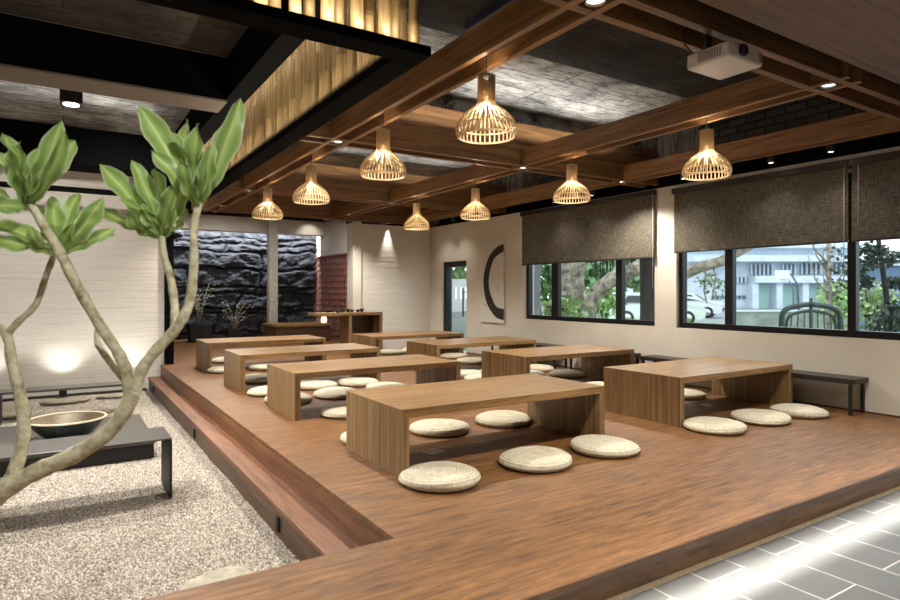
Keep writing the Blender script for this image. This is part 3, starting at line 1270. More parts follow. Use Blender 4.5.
painting()
sw = MB().box(-.012, 0, -.04, .04, 0, .08).build('light_switch', 'white_plastic', None, .004, (WX, 8.52, .92))
tag(sw, 'small white light switch on the wall beside the glass door', 'switch')
for (x, y), lab in (((2.05, 3.41), 'square metal floor socket under the first garden-side table'), ((5.02, 3.45), 'square metal floor socket under the first window-side table')):
    t = thing('floor_socket', (x, y, 0), lab, 'floor socket', 'floor sockets under the tables')
    MB().box(-.06, .06, -.06, .06, 0, .004).build('cover_plate', 'chrome', t, .0015)
    MB().box(-.042, .042, -.042, .042, .004, .006).build('flap', 'tin_white', t)


# ------------------------------------------------------------------ dark benches along the window wall
def make_bench(label, L):
    t = thing('wall_bench', (0, 0, 0), label, 'bench', 'dark benches along the window wall')
    MB().box(-.11, .14, 0, L, .265, .31).build('bench_top', 'bench_dark', t, .004)
    for y in (.03, L - .055):
        for x in (-.105, .11):
            MB().box(x, x + .025, y, y + .025, 0, .265).build('leg', 'black_steel', t)
    return t


for y0, L, lab in ((2.47, 2.27, 'low dark bench against the window wall, end clear of the first window-side table'),
                   (4.92, 1.0, 'low dark bench against the window wall behind the second window-side table'),
                   (6.16, 1.5, 'low dark bench against the window wall behind the third window-side table')):
    b = make_bench(lab, L)
    b.location = (5.74, y0, 0)


# ------------------------------------------------------------------ garden: benches, bowl, stones, uplights
def garden():
    t = thing('steel_bench', (-.72, 4.62, ZG), 'long thin dark steel bench on the gravel, nearest the timber step', 'bench')
    MB().box(-1.6, 1.335, -.205, .205, .392, .405).build('bench_top', 'grey_steel', t, .003)
    for x in (1.32, -1.6):
        MB().box(x, x + .015, -.205, .205, .002, .392).build('leg_plate', 'black_steel', t)
    t = thing('plinth', (-.75, 6.2, ZG), 'wide low dark plinth on the gravel carrying the bowl', 'plinth')
    MB().box(-1.5, 1.4, -.62, .65, .12, .15).build('plinth_top', 'grey_steel', t, .003)
    MB().box(-1.49, 1.39, -.61, .64, .002, .12).build('plinth_base', 'black_steel', t)
    t = thing('ceramic_bowl', (.03, 6.02, ZG + .15), 'wide shallow dark ceramic bowl with a golden inside on the low plinth', 'bowl')
    R = .288
    def pr(q):
        return .13 + (R - .13) * q ** .72
    out = [(0, 0), (.13, 0)] + [(pr(i / 20) + (.005 if i % 3 == 1 else 0), .012 + .158 * i / 20) for i in range(21)] + [(R - .012, .165)]
    MB().lathe(out, 56).build('bowl_body', 'bowl_outer', t)
    inn = [(R - .014, .166)] + [(pr(1 - i / 10) - .018, .165 - .10 * i / 10) for i in range(11)] + [(0, .055)]
    MB().lathe(inn, 56).build('bowl_inside', 'bowl_inner', t)
    MB().lathe([(R + .002, .162), (R + .006, .172), (R - .006, .178), (R - .016, .17), (R - .012, .162), (R + .002, .162)], 56).build('bowl_rim', 'bowl_rim', t)
    t = thing('garden_bench', (.03, 7.9, ZG), 'narrow dark bench on the gravel before the white garden wall', 'bench')
    MB().box(-2.2, .6, -.14, .14, .315, .34).build('bench_top', 'grey_steel', t, .003)
    for x in (-.6, .575, -2.19):
        MB().box(x, x + .025, -.13, .13, .002, .315).build('leg', 'black_steel', t)
    def stone(x, y, rx, ry, seed, lab):
        r = random.Random(seed)
        pts = []
        for i in range(22):
            a = 2 * PI * i / 22
            k = 1 + .1 * math.sin(2 * a + r.uniform(0, 1)) + r.uniform(-.05, .05)
            pts.append((rx * k * math.cos(a), ry * k * math.sin(a)))
        o = MB().prism(pts, .001, .03).build('stepping_stone', 'stone_slab', None, .012, (x, y, ZG + .002), seg=3)
        tag(o, lab, 'stone', 'stepping stones in the gravel')
    stone(.03, 9.0, .26, .2, 1, 'flat stepping stone in the gravel before the garden wall, under the bench end')
    stone(.62, 9.1, .24, .15, 2, 'flat stepping stone in the gravel close to the garden wall corner')
    stone(.60, 2.86, .19, .26, 3, 'large pale stepping stone in the gravel, cut by the timber strip')
    stone(-.6, 8.3, .3, .2, 4, 'flat stepping stone half hidden behind the narrow bench')
    def uplight(x, lab):
        t = thing('garden_uplight', (x, 9.3, ZG), lab, 'uplight', 'uplights at the garden wall')
        MB().box(-.045, .045, -.045, .045, .05, .15).build('lamp_body', 'black_steel', t, .004)
        MB().box(-.07, .07, -.05, .05, .002, .025).build('foot', 'black_steel', t)
        MB().box(-.008, .008, -.01, .01, .02, .06).build('bracket', 'black_steel', t)
        MB().lathe([(0, .151), (.034, .151), (.034, .153), (0, .153)], 16).build('lens', 'spot_glow', t)
    uplight(.0, 'small black uplight at the garden wall behind the narrow bench middle')
    uplight(.77, 'small black uplight at the garden wall behind the branching trunk')
    t = thing('ceiling_spotlight', (.06, 6.25, 2.69), 'black cube ceiling spotlight over the gravel garden', 'spotlight')
    MB().box(-.085, .085, -.085, .085, .0, .18).build('spot_housing', 'black_steel', t, .004)
    MB().lathe([(0, -.004), (.06, -.004), (.06, 0), (0, 0)], 20).build('lens', 'spot_glow', t)
    MB().box(-.02, .02, -.02, .02, .18, .27).build('stem', 'black_steel', t)
    for y, lab in ((3.41, 'small dark recessed step light in the lower riser, nearer one'), (6.0, 'small dark recessed step light in the lower riser, middle one'), (9.0, 'small dark recessed step light in the lower riser, by the garden wall')):
        o = MB().box(-.016, 0, -.02, .02, 0, .08).build('step_light', 'black_steel', None, .001, (1.03, y, -.3))
        tag(o, lab, 'step light', 'step lights in the garden riser')


garden()


# ------------------------------------------------------------------ branching plant in the garden
def smooth_path(pts, rads, k=6):
    P = [Vector(p) for p in pts]
    out, ro = [], []
    for i in range(len(P) - 1):
        p0, p1, p2, p3 = P[max(0, i - 1)], P[i], P[i + 1], P[min(len(P) - 1, i + 2)]
        for j in range(k):
            t = j / k
            q = .5 * ((2 * p1) + (p2 - p0) * t + (2 * p0 - 5 * p1 + 4 * p2 - p3) * t * t + (3 * p1 - p0 - 3 * p2 + p3) * t ** 3)
            out.append(q)
            ro.append(rads[i] * (1 - t) + rads[i + 1] * t)
    out.append(P[-1])
    ro.append(rads[-1])
    ro = [r * (1 + .06 * math.sin(n * 1.3) + .04 * math.sin(n * 2.9)) for n, r in enumerate(ro)]
    return out, ro


def plant():
    base = Vector((-.62, 2.62, ZG + .035))
    t = thing('branching_plant', base, 'branching plant with bare grey trunks and bright green leaf rosettes beside the timber strip', 'plant')
    px = 2.1 / 606
    D = 2.1
    tr = MB()
    def limb(pts, rads):
        p, r = smooth_path([Vector(q) - base for q in pts], [x * px * .7 for x in rads])
        tr.tube(p, r, 12)
    root = [base + Vector((0, 0, .002)), base + Vector((.1, -.02, .2)), V(-60, 545, 2.12), V(-25, 516, 2.12), V(6, 489, 2.1)]
    limb(root + [V(40, 470, 2.1), V(80, 452, 2.09), V(114, 426, 2.08), V(135, 390, 2.08)], [20, 18, 16, 15, 14, 12, 11.5, 11, 10])
    limb([V(131, 398, 2.08), V(123, 362, 2.07), V(98, 322, 2.05), V(76, 284, 2.03), V(62, 256, 2.02), V(44, 226, 2.0), V(26, 196, 1.98)], [9, 8, 7, 7, 7, 6, 5])
    limb([V(135, 390, 2.08), V(118, 372, 2.12), V(103, 352, 2.16), V(97, 340, 2.2), V(100, 318, 2.24)], [6, 5, 5, 4.5, 4])
    limb([V(134, 392, 2.08), V(144, 366, 2.09), V(160, 346, 2.1), V(178, 326, 2.11), V(190, 300, 2.12), V(194, 262, 2.12), V(194, 228, 2.13), V(200, 200, 2.13)], [9, 8, 8, 7.5, 7, 6, 5.5, 5])
    limb([V(158, 348, 2.1), V(172, 334, 2.13), V(175, 312, 2.15), V(171, 280, 2.17), V(164, 256, 2.18), V(162, 236, 2.18)], [6, 6, 6, 5.5, 5, 4.5])
    limb([V(6, 489, 2.1), V(17, 464, 2.12), V(24, 428, 2.14), V(20, 394, 2.16), V(12, 362, 2.18), V(6, 334, 2.2), V(-16, 318, 2.22), V(-40, 300, 2.22)], [11, 9, 8.5, 8, 7.5, 6.5, 5, 4.5])
    limb([V(6, 336, 2.2), V(18, 322, 2.2), V(36, 304, 2.2), V(46, 276, 2.2), V(56, 250, 2.2)], [5.5, 5, 4.5, 4.5, 4])
    tr.build('trunk', 'plant_bark', t)

    def leaf(mb, b, tip, width, roll, bend, seed):
        b, tip = b - base, tip - base
        ax = tip - b
        L = ax.length
        ax.normalize()
        view = (Vector((0, 0, H)) - (b + base)).normalized()
        side = ax.cross(view).normalized()
        nrm = side.cross(ax).normalized()
        rot = Matrix.Rotation(roll, 3, ax)
        side, nrm = rot @ side, rot @ nrm
        nu, nv = 14, 8
        vs, at = [], []
        for i in range(nu + 1):
            s = i / nu
            w = width * (max(0.0, math.sin(PI * min(1, s ** 1.5 * .93 + .035))) ** .8) * .5 + .0035
            if i == nu:
                w = .001
            c = b + ax * (L * s) + nrm * (bend * L * (s * (1 - s) * 4 * .5 - s * s * .35))
            for j in range(nv + 1):
                q = j / nv * 2 - 1
                p = c + side * (w * q) + nrm * (abs(q) * w * .42 + .009 * math.sin(s * 15 + q * 1.5 + seed * 2) * abs(q) * min(1, s * 3)) + side * (.004 * math.sin(s * 19 + seed * 3) * q)
                vs.append(p)
                at.append(abs(q))
        fs = [(i * (nv + 1) + j, i * (nv + 1) + j + 1, (i + 1) * (nv + 1) + j + 1, (i + 1) * (nv + 1) + j) for i in range(nu) for j in range(nv)]
        mb.add(vs, fs, True)
        mb.attr = (mb.attr or []) + at

    def rosette(leaves, name='leaf_rosette'):
        mb = MB()
        q = random.Random(len(leaves) * 7 + int(leaves[0][0]))
        more = []
        for (bx, by, bd, tx, ty, td, wpx, roll, bend) in leaves[::2]:
            k = q.uniform(.55, .85)
            more.append((bx, by, bd, bx + (tx - bx) * k + q.uniform(-16, 16), by + (ty - by) * k + q.uniform(-8, 8), bd + q.uniform(-.12, .1), wpx * .75, q.uniform(-.9, .9), .15))
        for n, (bx, by, bd, tx, ty, td, wpx, roll, bend) in enumerate(leaves + more):
            leaf(mb, V(bx, by, bd), V(tx, ty, td), wpx * px * .62, roll + .8 * math.sin(n * 2.3), bend, n)
        mb.build(name, 'plant_leaf', t)

    # upper-left rosette
    rosette([(28, 205, 1.98, 62, 122, 1.9, 30, .2, .12), (24, 202, 1.98, 76, 140, 2.05, 26, -.5, .15), (24, 205, 1.98, 18, 142, 1.9, 27, .1, .1),
             (24, 205, 1.98, -8, 150, 1.95, 26, .4, .12), (26, 205, 1.98, 42, 148, 2.1, 26, -.2, .1), (22, 208, 1.98, -30, 175, 2.0, 26, .5, .2),
             (24, 206, 1.98, 4, 132, 2.06, 24, .0, .1), (25, 208, 1.97, -14, 205, 1.84, 24, .6, .2)])
    # lower-left rosette
    rosette([(58, 254, 2.12, 104, 198, 2.08, 28, .3, .15), (56, 252, 2.1, 52, 196, 2.05, 26, -.3, .1), (58, 256, 2.12, 116, 228, 2.15, 15, .8, .2),
             (52, 252, 2.05, -6, 222, 1.98, 30, .2, .15), (50, 246, 2.0, -18, 236, 1.94, 22, -.6, .2), (56, 250, 2.1, 78, 192, 2.2, 22, .4, .1),
             (54, 250, 2.1, 36, 204, 2.18, 22, .2, .1), (56, 254, 2.1, 30, 232, 1.9, 20, -.5, .2), (57, 254, 2.12, 88, 210, 2.2, 22, -.2, .1)])
    # middle rosette
    rosette([(161, 236, 2.18, 100, 163, 2.12, 30, .2, .12), (162, 234, 2.18, 133, 160, 2.1, 27, -.2, .1), (160, 238, 2.18, 98, 208, 2.2, 17, .7, .2),
             (162, 234, 2.18, 156, 168, 2.25, 26, .3, .1), (164, 236, 2.18, 188, 176, 2.15, 28, -.3, .15), (163, 234, 2.18, 174, 186, 2.06, 24, .1, .12),
             (161, 236, 2.18, 122, 198, 2.06, 24, .5, .2), (163, 234, 2.18, 146, 184, 2.3, 22, .2, .1), (160, 238, 2.18, 126, 215, 2.1, 20, -.5, .2), (165, 236, 2.18, 186, 206, 2.22, 20, .4, .2)])
    # right rosette
    rosette([(198, 205, 2.13, 139, 104, 2.05, 36, .15, .12), (200, 203, 2.13, 242, 99, 2.06, 34, -.25, .1), (199, 204, 2.13, 196, 124, 2.0, 28, .1, .1),
             (198, 206, 2.13, 166, 140, 2.2, 28, .3, .12), (201, 204, 2.13, 226, 122, 2.2, 28, .2, .1), (199, 204, 2.13, 184, 118, 2.22, 26, -.2, .1),
             (198, 206, 2.13, 152, 150, 2.02, 24, -.4, .15), (200, 205, 2.13, 212, 146, 2.02, 24, .3, .12), (199, 206, 2.13, 180, 160, 1.98, 20, -.1, .15)])


plant()


# ------------------------------------------------------------------ passage: block bench, serving table, cups, potted plants
def passage():
    t = thing('block_bench', (4.25, 12.8, 0), 'solid dark timber block bench before the black stone wall', 'bench')
    MB().box(-.6, .6, -.5, .5, .33, .38).build('bench_top', 'oak_top', t, .004)
    MB().box(-.585, .585, -.47, .47, 0, .33).build('bench_base', 'nosing_wood', t)
    t = thing('serving_table', (4.06, 9.66, 0), 'tall light oak serving table beside the white far wall', 'table')
    MB().box(-.6, .6, -.2, .2, .655, .705).build('table_top', 'oak_top', t, .004)
    MB().box(.55, .6, -.195, .195, 0, .655).build('side_panel', 'oak_side', t)
    MB().box(-.02, .03, -.195, .195, 0, .655).build('side_panel', 'oak_side', t)
    MB().box(.03, .55, .14, .16, .2, .655).build('back_panel', 'nosing_wood', t)
    for i, x in enumerate((3.72, 3.81, 3.9, 3.99, 4.08, 4.17, 4.26, 4.35)):
        big = i % 3 == 1
        h = .06 if big else .045
        o = MB().lathe([(0, 0), (.022, 0), (.034, h * .6), (.036, h), (.032, h), (.028, h * .5), (0, .008)], 18).build('tea_cup', 'dark_plastic', None, 0, (x, 9.60 + .04 * (i % 2), .706))
        tag(o, 'small dark tea cup on the serving table, %s from the left' % ('first', 'second', 'third', 'fourth', 'fifth', 'sixth', 'seventh', 'eighth')[i], 'cup', 'dark cups on the serving table')
    t = thing('lantern', (4.72, 12.42, .38), 'small glowing paper lantern on the block bench end', 'lantern')
    MB().lathe([(0, .01), (.05, .01), (.065, .07), (.05, .14), (0, .14)], 18).build('paper_shade', 'lantern_glow', t)
    MB().lathe([(0, 0), (.05, 0), (.05, .012), (0, .012)], 18).build('base', 'nosing_wood', t)
    for (x, y, w, hp, seed, hh, lab) in ((2.42, 13.6, .23, .38, 1, 1.35, 'black square planter with a wispy pale shrub before the stone wall'),
                                          (3.15, 13.7, .16, .25, 2, .85, 'small dark pot of thin bare twigs against the stone wall')):
        t = thing('potted_shrub', (x, y, 0), lab, 'potted plant')
        MB().add([(-w * .85, -w * .85, 0), (w * .85, -w * .85, 0), (w * .85, w * .85, 0), (-w * .85, w * .85, 0), (-w, -w, hp), (w, -w, hp), (w, w, hp), (-w, w, hp)],
                 [(0, 3, 2, 1), (4, 5, 6, 7), (0, 1, 5, 4), (1, 2, 6, 5), (2, 3, 7, 6), (3, 0, 4, 7)]).build('pot', 'pot_black', t, .01)
        r = random.Random(seed)
        st, lf = MB(), MB()
        for k in range(9):
            a = r.uniform(0, 6.28)
            sp = r.uniform(.1, .38)
            top = Vector((sp * math.cos(a), sp * math.sin(a) * .5 - .05, hp + hh * r.uniform(.45, 1) * .75))
            mid = Vector((top.x * .35, top.y * .35, hp + (top.z - hp) * .55))
            st.tube([(0, 0, hp - .05), mid, top], [.009, .007, .004], 6)
            for q in range(14 if seed == 1 else 5):
                c = mid.lerp(top, r.uniform(.1, 1.1)) + Vector((r.uniform(-.09, .09), r.uniform(-.07, .07), r.uniform(-.06, .08)))
                d = Vector((r.uniform(-1, 1), r.uniform(-1, 1), r.uniform(-.4, .8))).normalized()
                s = d.orthogonal().normalized()
                l, w2 = r.uniform(.035, .065), r.uniform(.010, .018)
                lf.add([c, c + d * l * .5 + s * w2, c + d * l, c + d * l * .5 - s * w2], [(0, 1, 2, 3)])
        st.build('stems', 'bark_grey', t)
        lf.build('foliage', 'pale_leaf', t)


passage()


# ------------------------------------------------------------------ outside the windows
struct(MB().box(6.12, 120, -40, 110, ZO - .2, ZO).build('outside_ground', 'asphalt'))
struct(MB().box(8, 26, 9, 40, ZO, ZO + .03).build('lawn', 'lawn'), 'strip of lawn outside the windows')


def leaf_cloud(mb, c, rad, n, size, seed, flat=1.0):
    r = random.Random(seed)
    c = Vector(c)
    for _ in range(n):
        d = Vector((r.gauss(0, 1), r.gauss(0, 1), r.gauss(0, 1))).normalized() * r.uniform(.35, 1) 
        p = c + Vector((d.x * rad[0], d.y * rad[1], d.z * rad[2]))
        a = Vector((r.uniform(-1, 1), r.uniform(-1, 1), r.uniform(-1, .6))).normalized()
        s = a.orthogonal().normalized()
        s = Matrix.Rotation(r.uniform(0, 6), 3, a) @ s
        l, w = size * r.uniform(.7, 1.4), size * r.uniform(.25, .5)
        mb.add([p, p + a * l * .5 + s * w, p + a * l, p + a * l * .5 - s * w], [(0, 1, 2, 3)])


def outside():
    # old banyan
    b = G(575, 14, ZO)
    t = thing('banyan_tree', b, 'massive old tree with fluted grey trunk and a thick limb outside the far window', 'tree')
    tr = MB()
    for k, (dx, r0) in enumerate(((-.30, .1), (-.2, .15), (-.02, .17), (.14, .15), (.27, .12), (-.1, .16))):
        f = Vector((CN * dx, -SN * dx, 0))
        tr.tube([f * 1.25, f + Vector((0, .05 * k, .9)), f * .9 + Vector((0, .05 * k, 1.9)), f * 1.1 + Vector((0, 0, 3.6))], [r0 * 1.25, r0, r0 * .95, r0 * .9], 12)
    tr.build('trunk', 'bark_grey', t)
    lim = MB()
    lim.tube([V(586, 330, 13.9) - b, V(588, 308, 13.8) - b, V(596, 293, 13.7) - b, V(612, 279, 13.5) - b, V(634, 270, 13.2) - b, V(652, 260, 13) - b], [.26, .2, .17, .17, .16, .15], 12)
    lim.build('limb', 'bark_grey', t)
    rt = MB()
    r = random.Random(5)
    for k in range(26):
        x = r.uniform(596, 645)
        d = r.uniform(13.2, 15)
        rt.tube([V(x, 238, d) - b, V(x + r.uniform(-2, 2), r.uniform(262, 282), d) - b], [.025, .008], 5)
    rt.build('hanging_roots', 'bark_dark', t)
    fo = MB()
    for k in range(7):
        leaf_cloud(fo, V(560 + k * 16, 236 + 5 * math.sin(k), 14.5) - b, (.7, .7, .5), 260, .16, k)
    fo.build('foliage', 'dark_green', t)
    # dark trunk by the car
    b = G(648, 9.2, ZO)
    t = thing('dark_tree', b, 'dark straight tree trunk close outside the far window, before the white car', 'tree')
    MB().tube([(0, 0, 0), (.01, 0, 1.2), (-.02, 0, 2.2), (-.05, .05, 4)], [.16, .125, .115, .1], 14).build('trunk', 'bark_dark', t)
    f = MB()
    leaf_cloud(f, (0, 0, 3.9), (1.4, 1.4, .7), 500, .16, 4)
    f.build('foliage', 'dark_green', t)
    # spreading limb tree seen in the near window
    b = G(672, 16, ZO)
    t = thing('leaning_tree', b, 'leaning grey tree whose bough crosses the top of the building-side window', 'tree')
    lm = MB()
    lm.tube([(0, 0, 0), V(672, 300, 16.0) - b, V(680, 276, 15.9) - b, V(700, 267, 15.8) - b, V(722, 261, 15.6) - b, V(760, 240, 15.4) - b], [.24, .2, .17, .15, .13, .11], 12)
    lm.tube([V(702, 266, 15.8) - b, V(706, 275, 15.8) - b, V(704, 290, 15.8) - b, V(707, 303, 15.8) - b], [.04, .03, .025, .02], 6)
    lm.tube([V(712, 264, 15.7) - b, V(716, 276, 15.7) - b, V(712, 300, 15.7) - b], [.03, .025, .02], 6)
    lm.build('trunk', 'bark_grey', t)
    f = MB()
    for k in range(3):
        leaf_cloud(f, V(706 + 8 * k, 280 + 4 * k, 16.6) - b, (.3, .3, .3), 40, .11, 20 + k)
    leaf_cloud(f, V(720, 236, 15.6) - b, (1.2, 1.2, .4), 300, .15, 33)
    f.build('foliage', 'shrub_green', t)
    # shrubs
    def shrub(x, y, d, rad, mat, n, size, lab, seed):
        c = V(x, y, d)
        b = Vector((c.x, c.y, ZO))
        t = thing('garden_shrub', b, lab, 'shrub', 'shrubs outside the windows')
        f = MB()
        leaf_cloud(f, c - b, rad, n, size, seed)
        f.build('foliage', mat, t)
        s = MB()
        for k in range(4):
            s.tube([(0, 0, 0), (c - b) * .6 + Vector((.12 * (k - 1.5), .1 * (k % 2), 0)), (c - b) + Vector((.25 * (k - 1.5), .2 * (k % 2), rad[2] * .5))], [.03, .022, .01], 6)
        s.build('stems', 'bark_dark', t)
    shrub(605, 300, 21, (.75, .75, .6), 'bright_green', 620, .2, 'sunlit yellow-green shrub on the lawn under the thick tree limb', 1)
    shrub(566, 311, 10.5, (.34, .34, .2), 'bright_green', 130, .2, 'low bright fern at the foot of the old tree trunk', 2)
    shrub(544, 275, 17, (.9, .9, .8), 'shrub_green', 700, .2, 'leafy green bush behind the first pane of the far window', 3)
    shrub(636, 270, 31, (1.5, 1.5, 1.1), 'shrub_green', 700, .4, 'distant green treetop behind the white car', 4)
    shrub(456, 268, 19, (1.2, 1.2, .5), 'shrub_green', 500, .22, 'green bush over the white fence seen through the glass door', 5)
    shrub(838, 302, 20, (.75, .75, .8), 'bright_green', 700, .16, 'leafy green bush behind the right end of the arched garden seat', 6)
    shrub(875, 306, 12, (.45, .45, .5), 'bright_green', 500, .12, 'pale green bush in the window pane before the blue wall', 7)
    shrub(893, 318, 9, (.3, .3, .28), 'dark_green', 250, .1, 'dark rounded bush low in the window pane before the blue wall', 8)
    shrub(590, 262, 44, (4, 4, 2.6), 'shrub_green', 1100, .7, 'far tree mass behind the old tree limb', 9)
    # slender tree
    b = G(829, 17, ZO)
    t = thing('slender_tree', b, 'slender pale tree with thin upswept branches before the pale building', 'tree')
    tr = MB()
    tr.tube([(0, 0, 0), (.02, 0, 1.2), (0, 0, 2.2), (.05, 0, 3.4)], [.08, .07, .055, .04], 8)
    r = random.Random(9)
    for k in range(9):
        z = r.uniform(1.1, 2.4)
        a = r.uniform(-1, 1)
        dx = Vector((CN * a, -SN * a, 0)) * .5
        tr.tube([(0, 0, z), dx + Vector((0, 0, z + .45)), dx * 1.5 + Vector((0, 0, z + 1.1))], [.03, .02, .01], 6)
    tr.build('trunk', 'bark_grey', t)
    f = MB()
    leaf_cloud(f, (.35, -.3, 2.2), (.8, .8, 1.0), 170, .13, 3)
    f.build('foliage', 'dark_green', t)
    b = G(866, 11, ZO)
    t = thing('dark_leaf_tree', b, 'dark-leaved tree whose branches hang across the last window pane', 'tree')
    MB().tube([(.3, -.2, 0), (.32, -.2, 1.4), (.2, -.1, 2.6)], [.06, .05, .04], 8).build('trunk', 'bark_dark', t)
    f = MB()
    for k, (x, y) in enumerate(((862, 250), (868, 262), (858, 268), (876, 250), (892, 258), (897, 282), (862, 282))):
        leaf_cloud(f, V(x, y, 11) - b, (.2, .2, .14), 90, .1, 50 + k)
    f.build('foliage', 'dark_green', t)

    # cars
    def car(loc, rz, lab):
        t = thing('car', loc, lab, 'car', 'parked white cars', rz)
        prof = [(-2.1, .35), (-2.15, .62), (-2.0, .86), (-1.2, .98), (-.55, 1.40), (.55, 1.46), (1.35, 1.40), (1.95, 1.02), (2.12, .9), (2.15, .42), (2.05, .3), (-1.95, .28)]
        n = len(prof)
        vs, fs = [], []
        for y, ins in ((-.82, 0), (-.8, 0), (.8, 0), (.82, 0)):
            for x, z in prof:
                k = .86 if z > 1.1 else 1
                vs.append((x, y * k, z))
        for a in range(3):
            for i in range(n):
                j = (i + 1) % n
                fs.append((a * n + i, a * n + j, (a + 1) * n + j, (a + 1) * n + i))
        fs += [tuple(range(n)), tuple(range(3 * n, 4 * n))[::-1]]
        MB().add(vs, fs, False).build('body', 'car_white', t, .05, seg=3)
        for s in (-1, 1):
            y = s * .78
            MB().add([(-.98, y * 1.03, 1.0), (1.55, y * 1.03, 1.02), (1.2, y * .93, 1.34), (-.48, y * .93, 1.34), (-.98, y * .9, 1.0), (1.55, y * .9, 1.02), (1.2, y * .85, 1.34), (-.48, y * .85, 1.34)],
                     [(0, 1, 2, 3), (7, 6, 5, 4), (0, 4, 5, 1), (1, 5, 6, 2), (2, 6, 7, 3), (3, 7, 4, 0)]).build('side_window', 'car_glass', t)
        MB().add([(-1.22, -.62, 1.0), (-1.22, .62, 1.0), (-.6, .56, 1.385), (-.6, -.56, 1.385), (-1.1, -.62, .98), (-1.1, .62, .98), (-.5, .56, 1.37), (-.5, -.56, 1.37)],
                 [(0, 3, 2, 1), (4, 5, 6, 7), (0, 1, 5, 4), (1, 2, 6, 5), (2, 3, 7, 6), (3, 0, 4, 7)]).build('windscreen', 'car_glass', t)
        for x in (-1.35, 1.3):
            for s in (-1, 1):
                w = MB().lathe([(0, -.1), (.3, -.1), (.33, -.06), (.33, .06), (.3, .1), (0, .1)], 24).build('wheel', 'tyre', t)
                w.rotation_euler = (PI / 2, 0, 0)
                w.location = (x, s * .76, .33)
                h = MB().lathe([(0, -.115), (.19, -.115), (.2, -.1), (.2, .1), (.19, .115), (0, .115)], 18).build('hubcap', 'chrome', w)
        for s in (-1, 1):
            MB().box(-2.17, -2.02, s * .6 - .16, s * .6 + .16, .66, .78).build('headlight', 'chrome', t, .02)
        MB().box(-2.19, -2.1, -.4, .4, .42, .6).build('grille', 'dark_plastic', t, .01)
    car(G(652, 28, ZO), -YAW + PI - .1, 'white car seen side on past the dark trunk in the far window')
    car(G(684, 36, ZO), -YAW + PI - .5, 'white car facing the building-side window under the leaning bough')

    # building, faced towards the windows
    o = V(735, 292, 55)
    o.z = ZO
    t = thing('pale_building', o, 'pale two-storey building with window rows and open ground floor', 'building', None, -YAW)
    s = 55 / 606.0
    def px(x):
        return (x - 735) * s
    def pz(y):
        return (H - ZO) + (292 - y) * s
    w = MB()
    w.box(px(650), px(862), .9, 9, 0, 6.6)
    w.build('wall', 'facade', t)
    sl = MB()
    sl.box(px(752), px(862), -.6, 1.0, pz(283), pz(276))
    sl.box(px(690), px(862), -.9, 1.0, pz(262), pz(256))
    sl.box(px(690), px(862), -.2, 1.0, pz(248), pz(244))
    sl.build('floor_slab', 'facade', t, .03)
    for (x0, x1, y0, y1) in ((755, 776, 264, 275), (787, 799, 264, 275), (806, 825, 263, 274), (832, 850, 263, 274), (737, 749, 277, 283)):
        fr = MB().box(px(x0), px(x1), .7, .95, pz(y1), pz(y0)).build('window', 'facade_dark', t)
        k = MB()
        nb = max(2, int((x1 - x0) / 4))
        for i in range(nb + 1):
            xx = px(x0) + (px(x1) - px(x0)) * i / nb
            k.box(xx - .07, xx + .07, .6, .72, pz(y1), pz(y0))
        k.build('window_bar', 'facade', fr)
    for (x0, x1, y0, y1) in ((757, 772, 285, 312), (784, 801, 285, 312), (808, 826, 285, 312)):
        fr = MB().box(px(x0), px(x1), .75, .95, pz(y1), pz(y0)).build('open_bay', 'facade_mint', t)
    for x in (754, 778, 804, 829):
        MB().box(px(x - 3), px(x + 3), -.3, .9, 0, pz(283)).build('column', 'facade', t)
    v = MB()
    for k in range(8):
        v.box(px(716 + k * 4.4), px(719 + k * 4.4), .8, .95, pz(299), pz(295.5))
    v.build('vent_row', 'facade_dark', t)
    # low wall between
    t = thing('low_wall', G(800, 22, ZO), 'long low grey concrete wall before the pale building', 'wall', None, -YAW)
    MB().box(-2.6, 3.2, -.1, .1, 0, .78).build('wall_body', 'outer_concrete', t)
    MB().box(-2.65, 3.25, -.14, .14, .78, .84).build('coping', 'facade', t)
    # basketball stand
    t = thing('basketball_stand', G(786, 34, ZO), 'white basketball backboard on a curved stand before the pale building', 'basketball hoop', None, -YAW)
    MB().box(-.62, .2, -.03, .03, 2.15, 2.72).build('backboard', 'hoop_white', t)
    MB().tube([(-.2, .05, 2.4), (.35, .1, 2.5), (.75, .15, 1.9), (.8, .15, 0)], [.05, .05, .06, .07], 8).tube([(-.2, .05, 2.25), (.2, .1, 2.2), (.5, .15, 1.6), (.5, .15, 0)], [.03, .03, .04, .05], 8).build('stand', 'facade_dark', t)
    MB().lathe([(.21, 2.2), (.23, 2.2), (.23, 2.22), (.21, 2.22), (.21, 2.2)], 18, (-.2, -.28, 0)).build('hoop', 'facade_dark', t)
    # blue wall in the last pane
    t = thing('blue_shed', G(888, 15, ZO), 'dull blue shed wall behind the last window pane', 'shed', None, -YAW)
    MB().box(-.35, 2.2, 0, .5, 0, 2.15).build('shed_wall', 'blue_wall', t)
    MB().box(-.42, 2.3, -.1, .6, 2.15, 2.22).build('roof', 'facade', t)
    # arched garden seat
    t = thing('arched_garden_seat', G(811, 8, ZO), 'dark metal garden seat with an arched back close outside the building-side window', 'garden seat', None, -YAW)
    ar = MB()
    arch = [(-.39, 0, .55), (-.39, 0, 1.06), (-.36, 0, 1.24), (-.22, 0, 1.31), (0, 0, 1.335), (.22, 0, 1.31), (.36, 0, 1.24), (.39, 0, 1.06), (.39, 0, .55)]
    p, r = smooth_path(arch, [.036] * 9, 5)
    ar.tube(p, r, 8)
    arch2 = [(x * .84, 0, z - .085) for x, y, z in arch]
    p, r = smooth_path(arch2, [.02] * 9, 5)
    ar.tube(p, r, 8)
    ar.tube([(0, 0, .5), (0, 0, 1.42)], [.028, .022], 8)
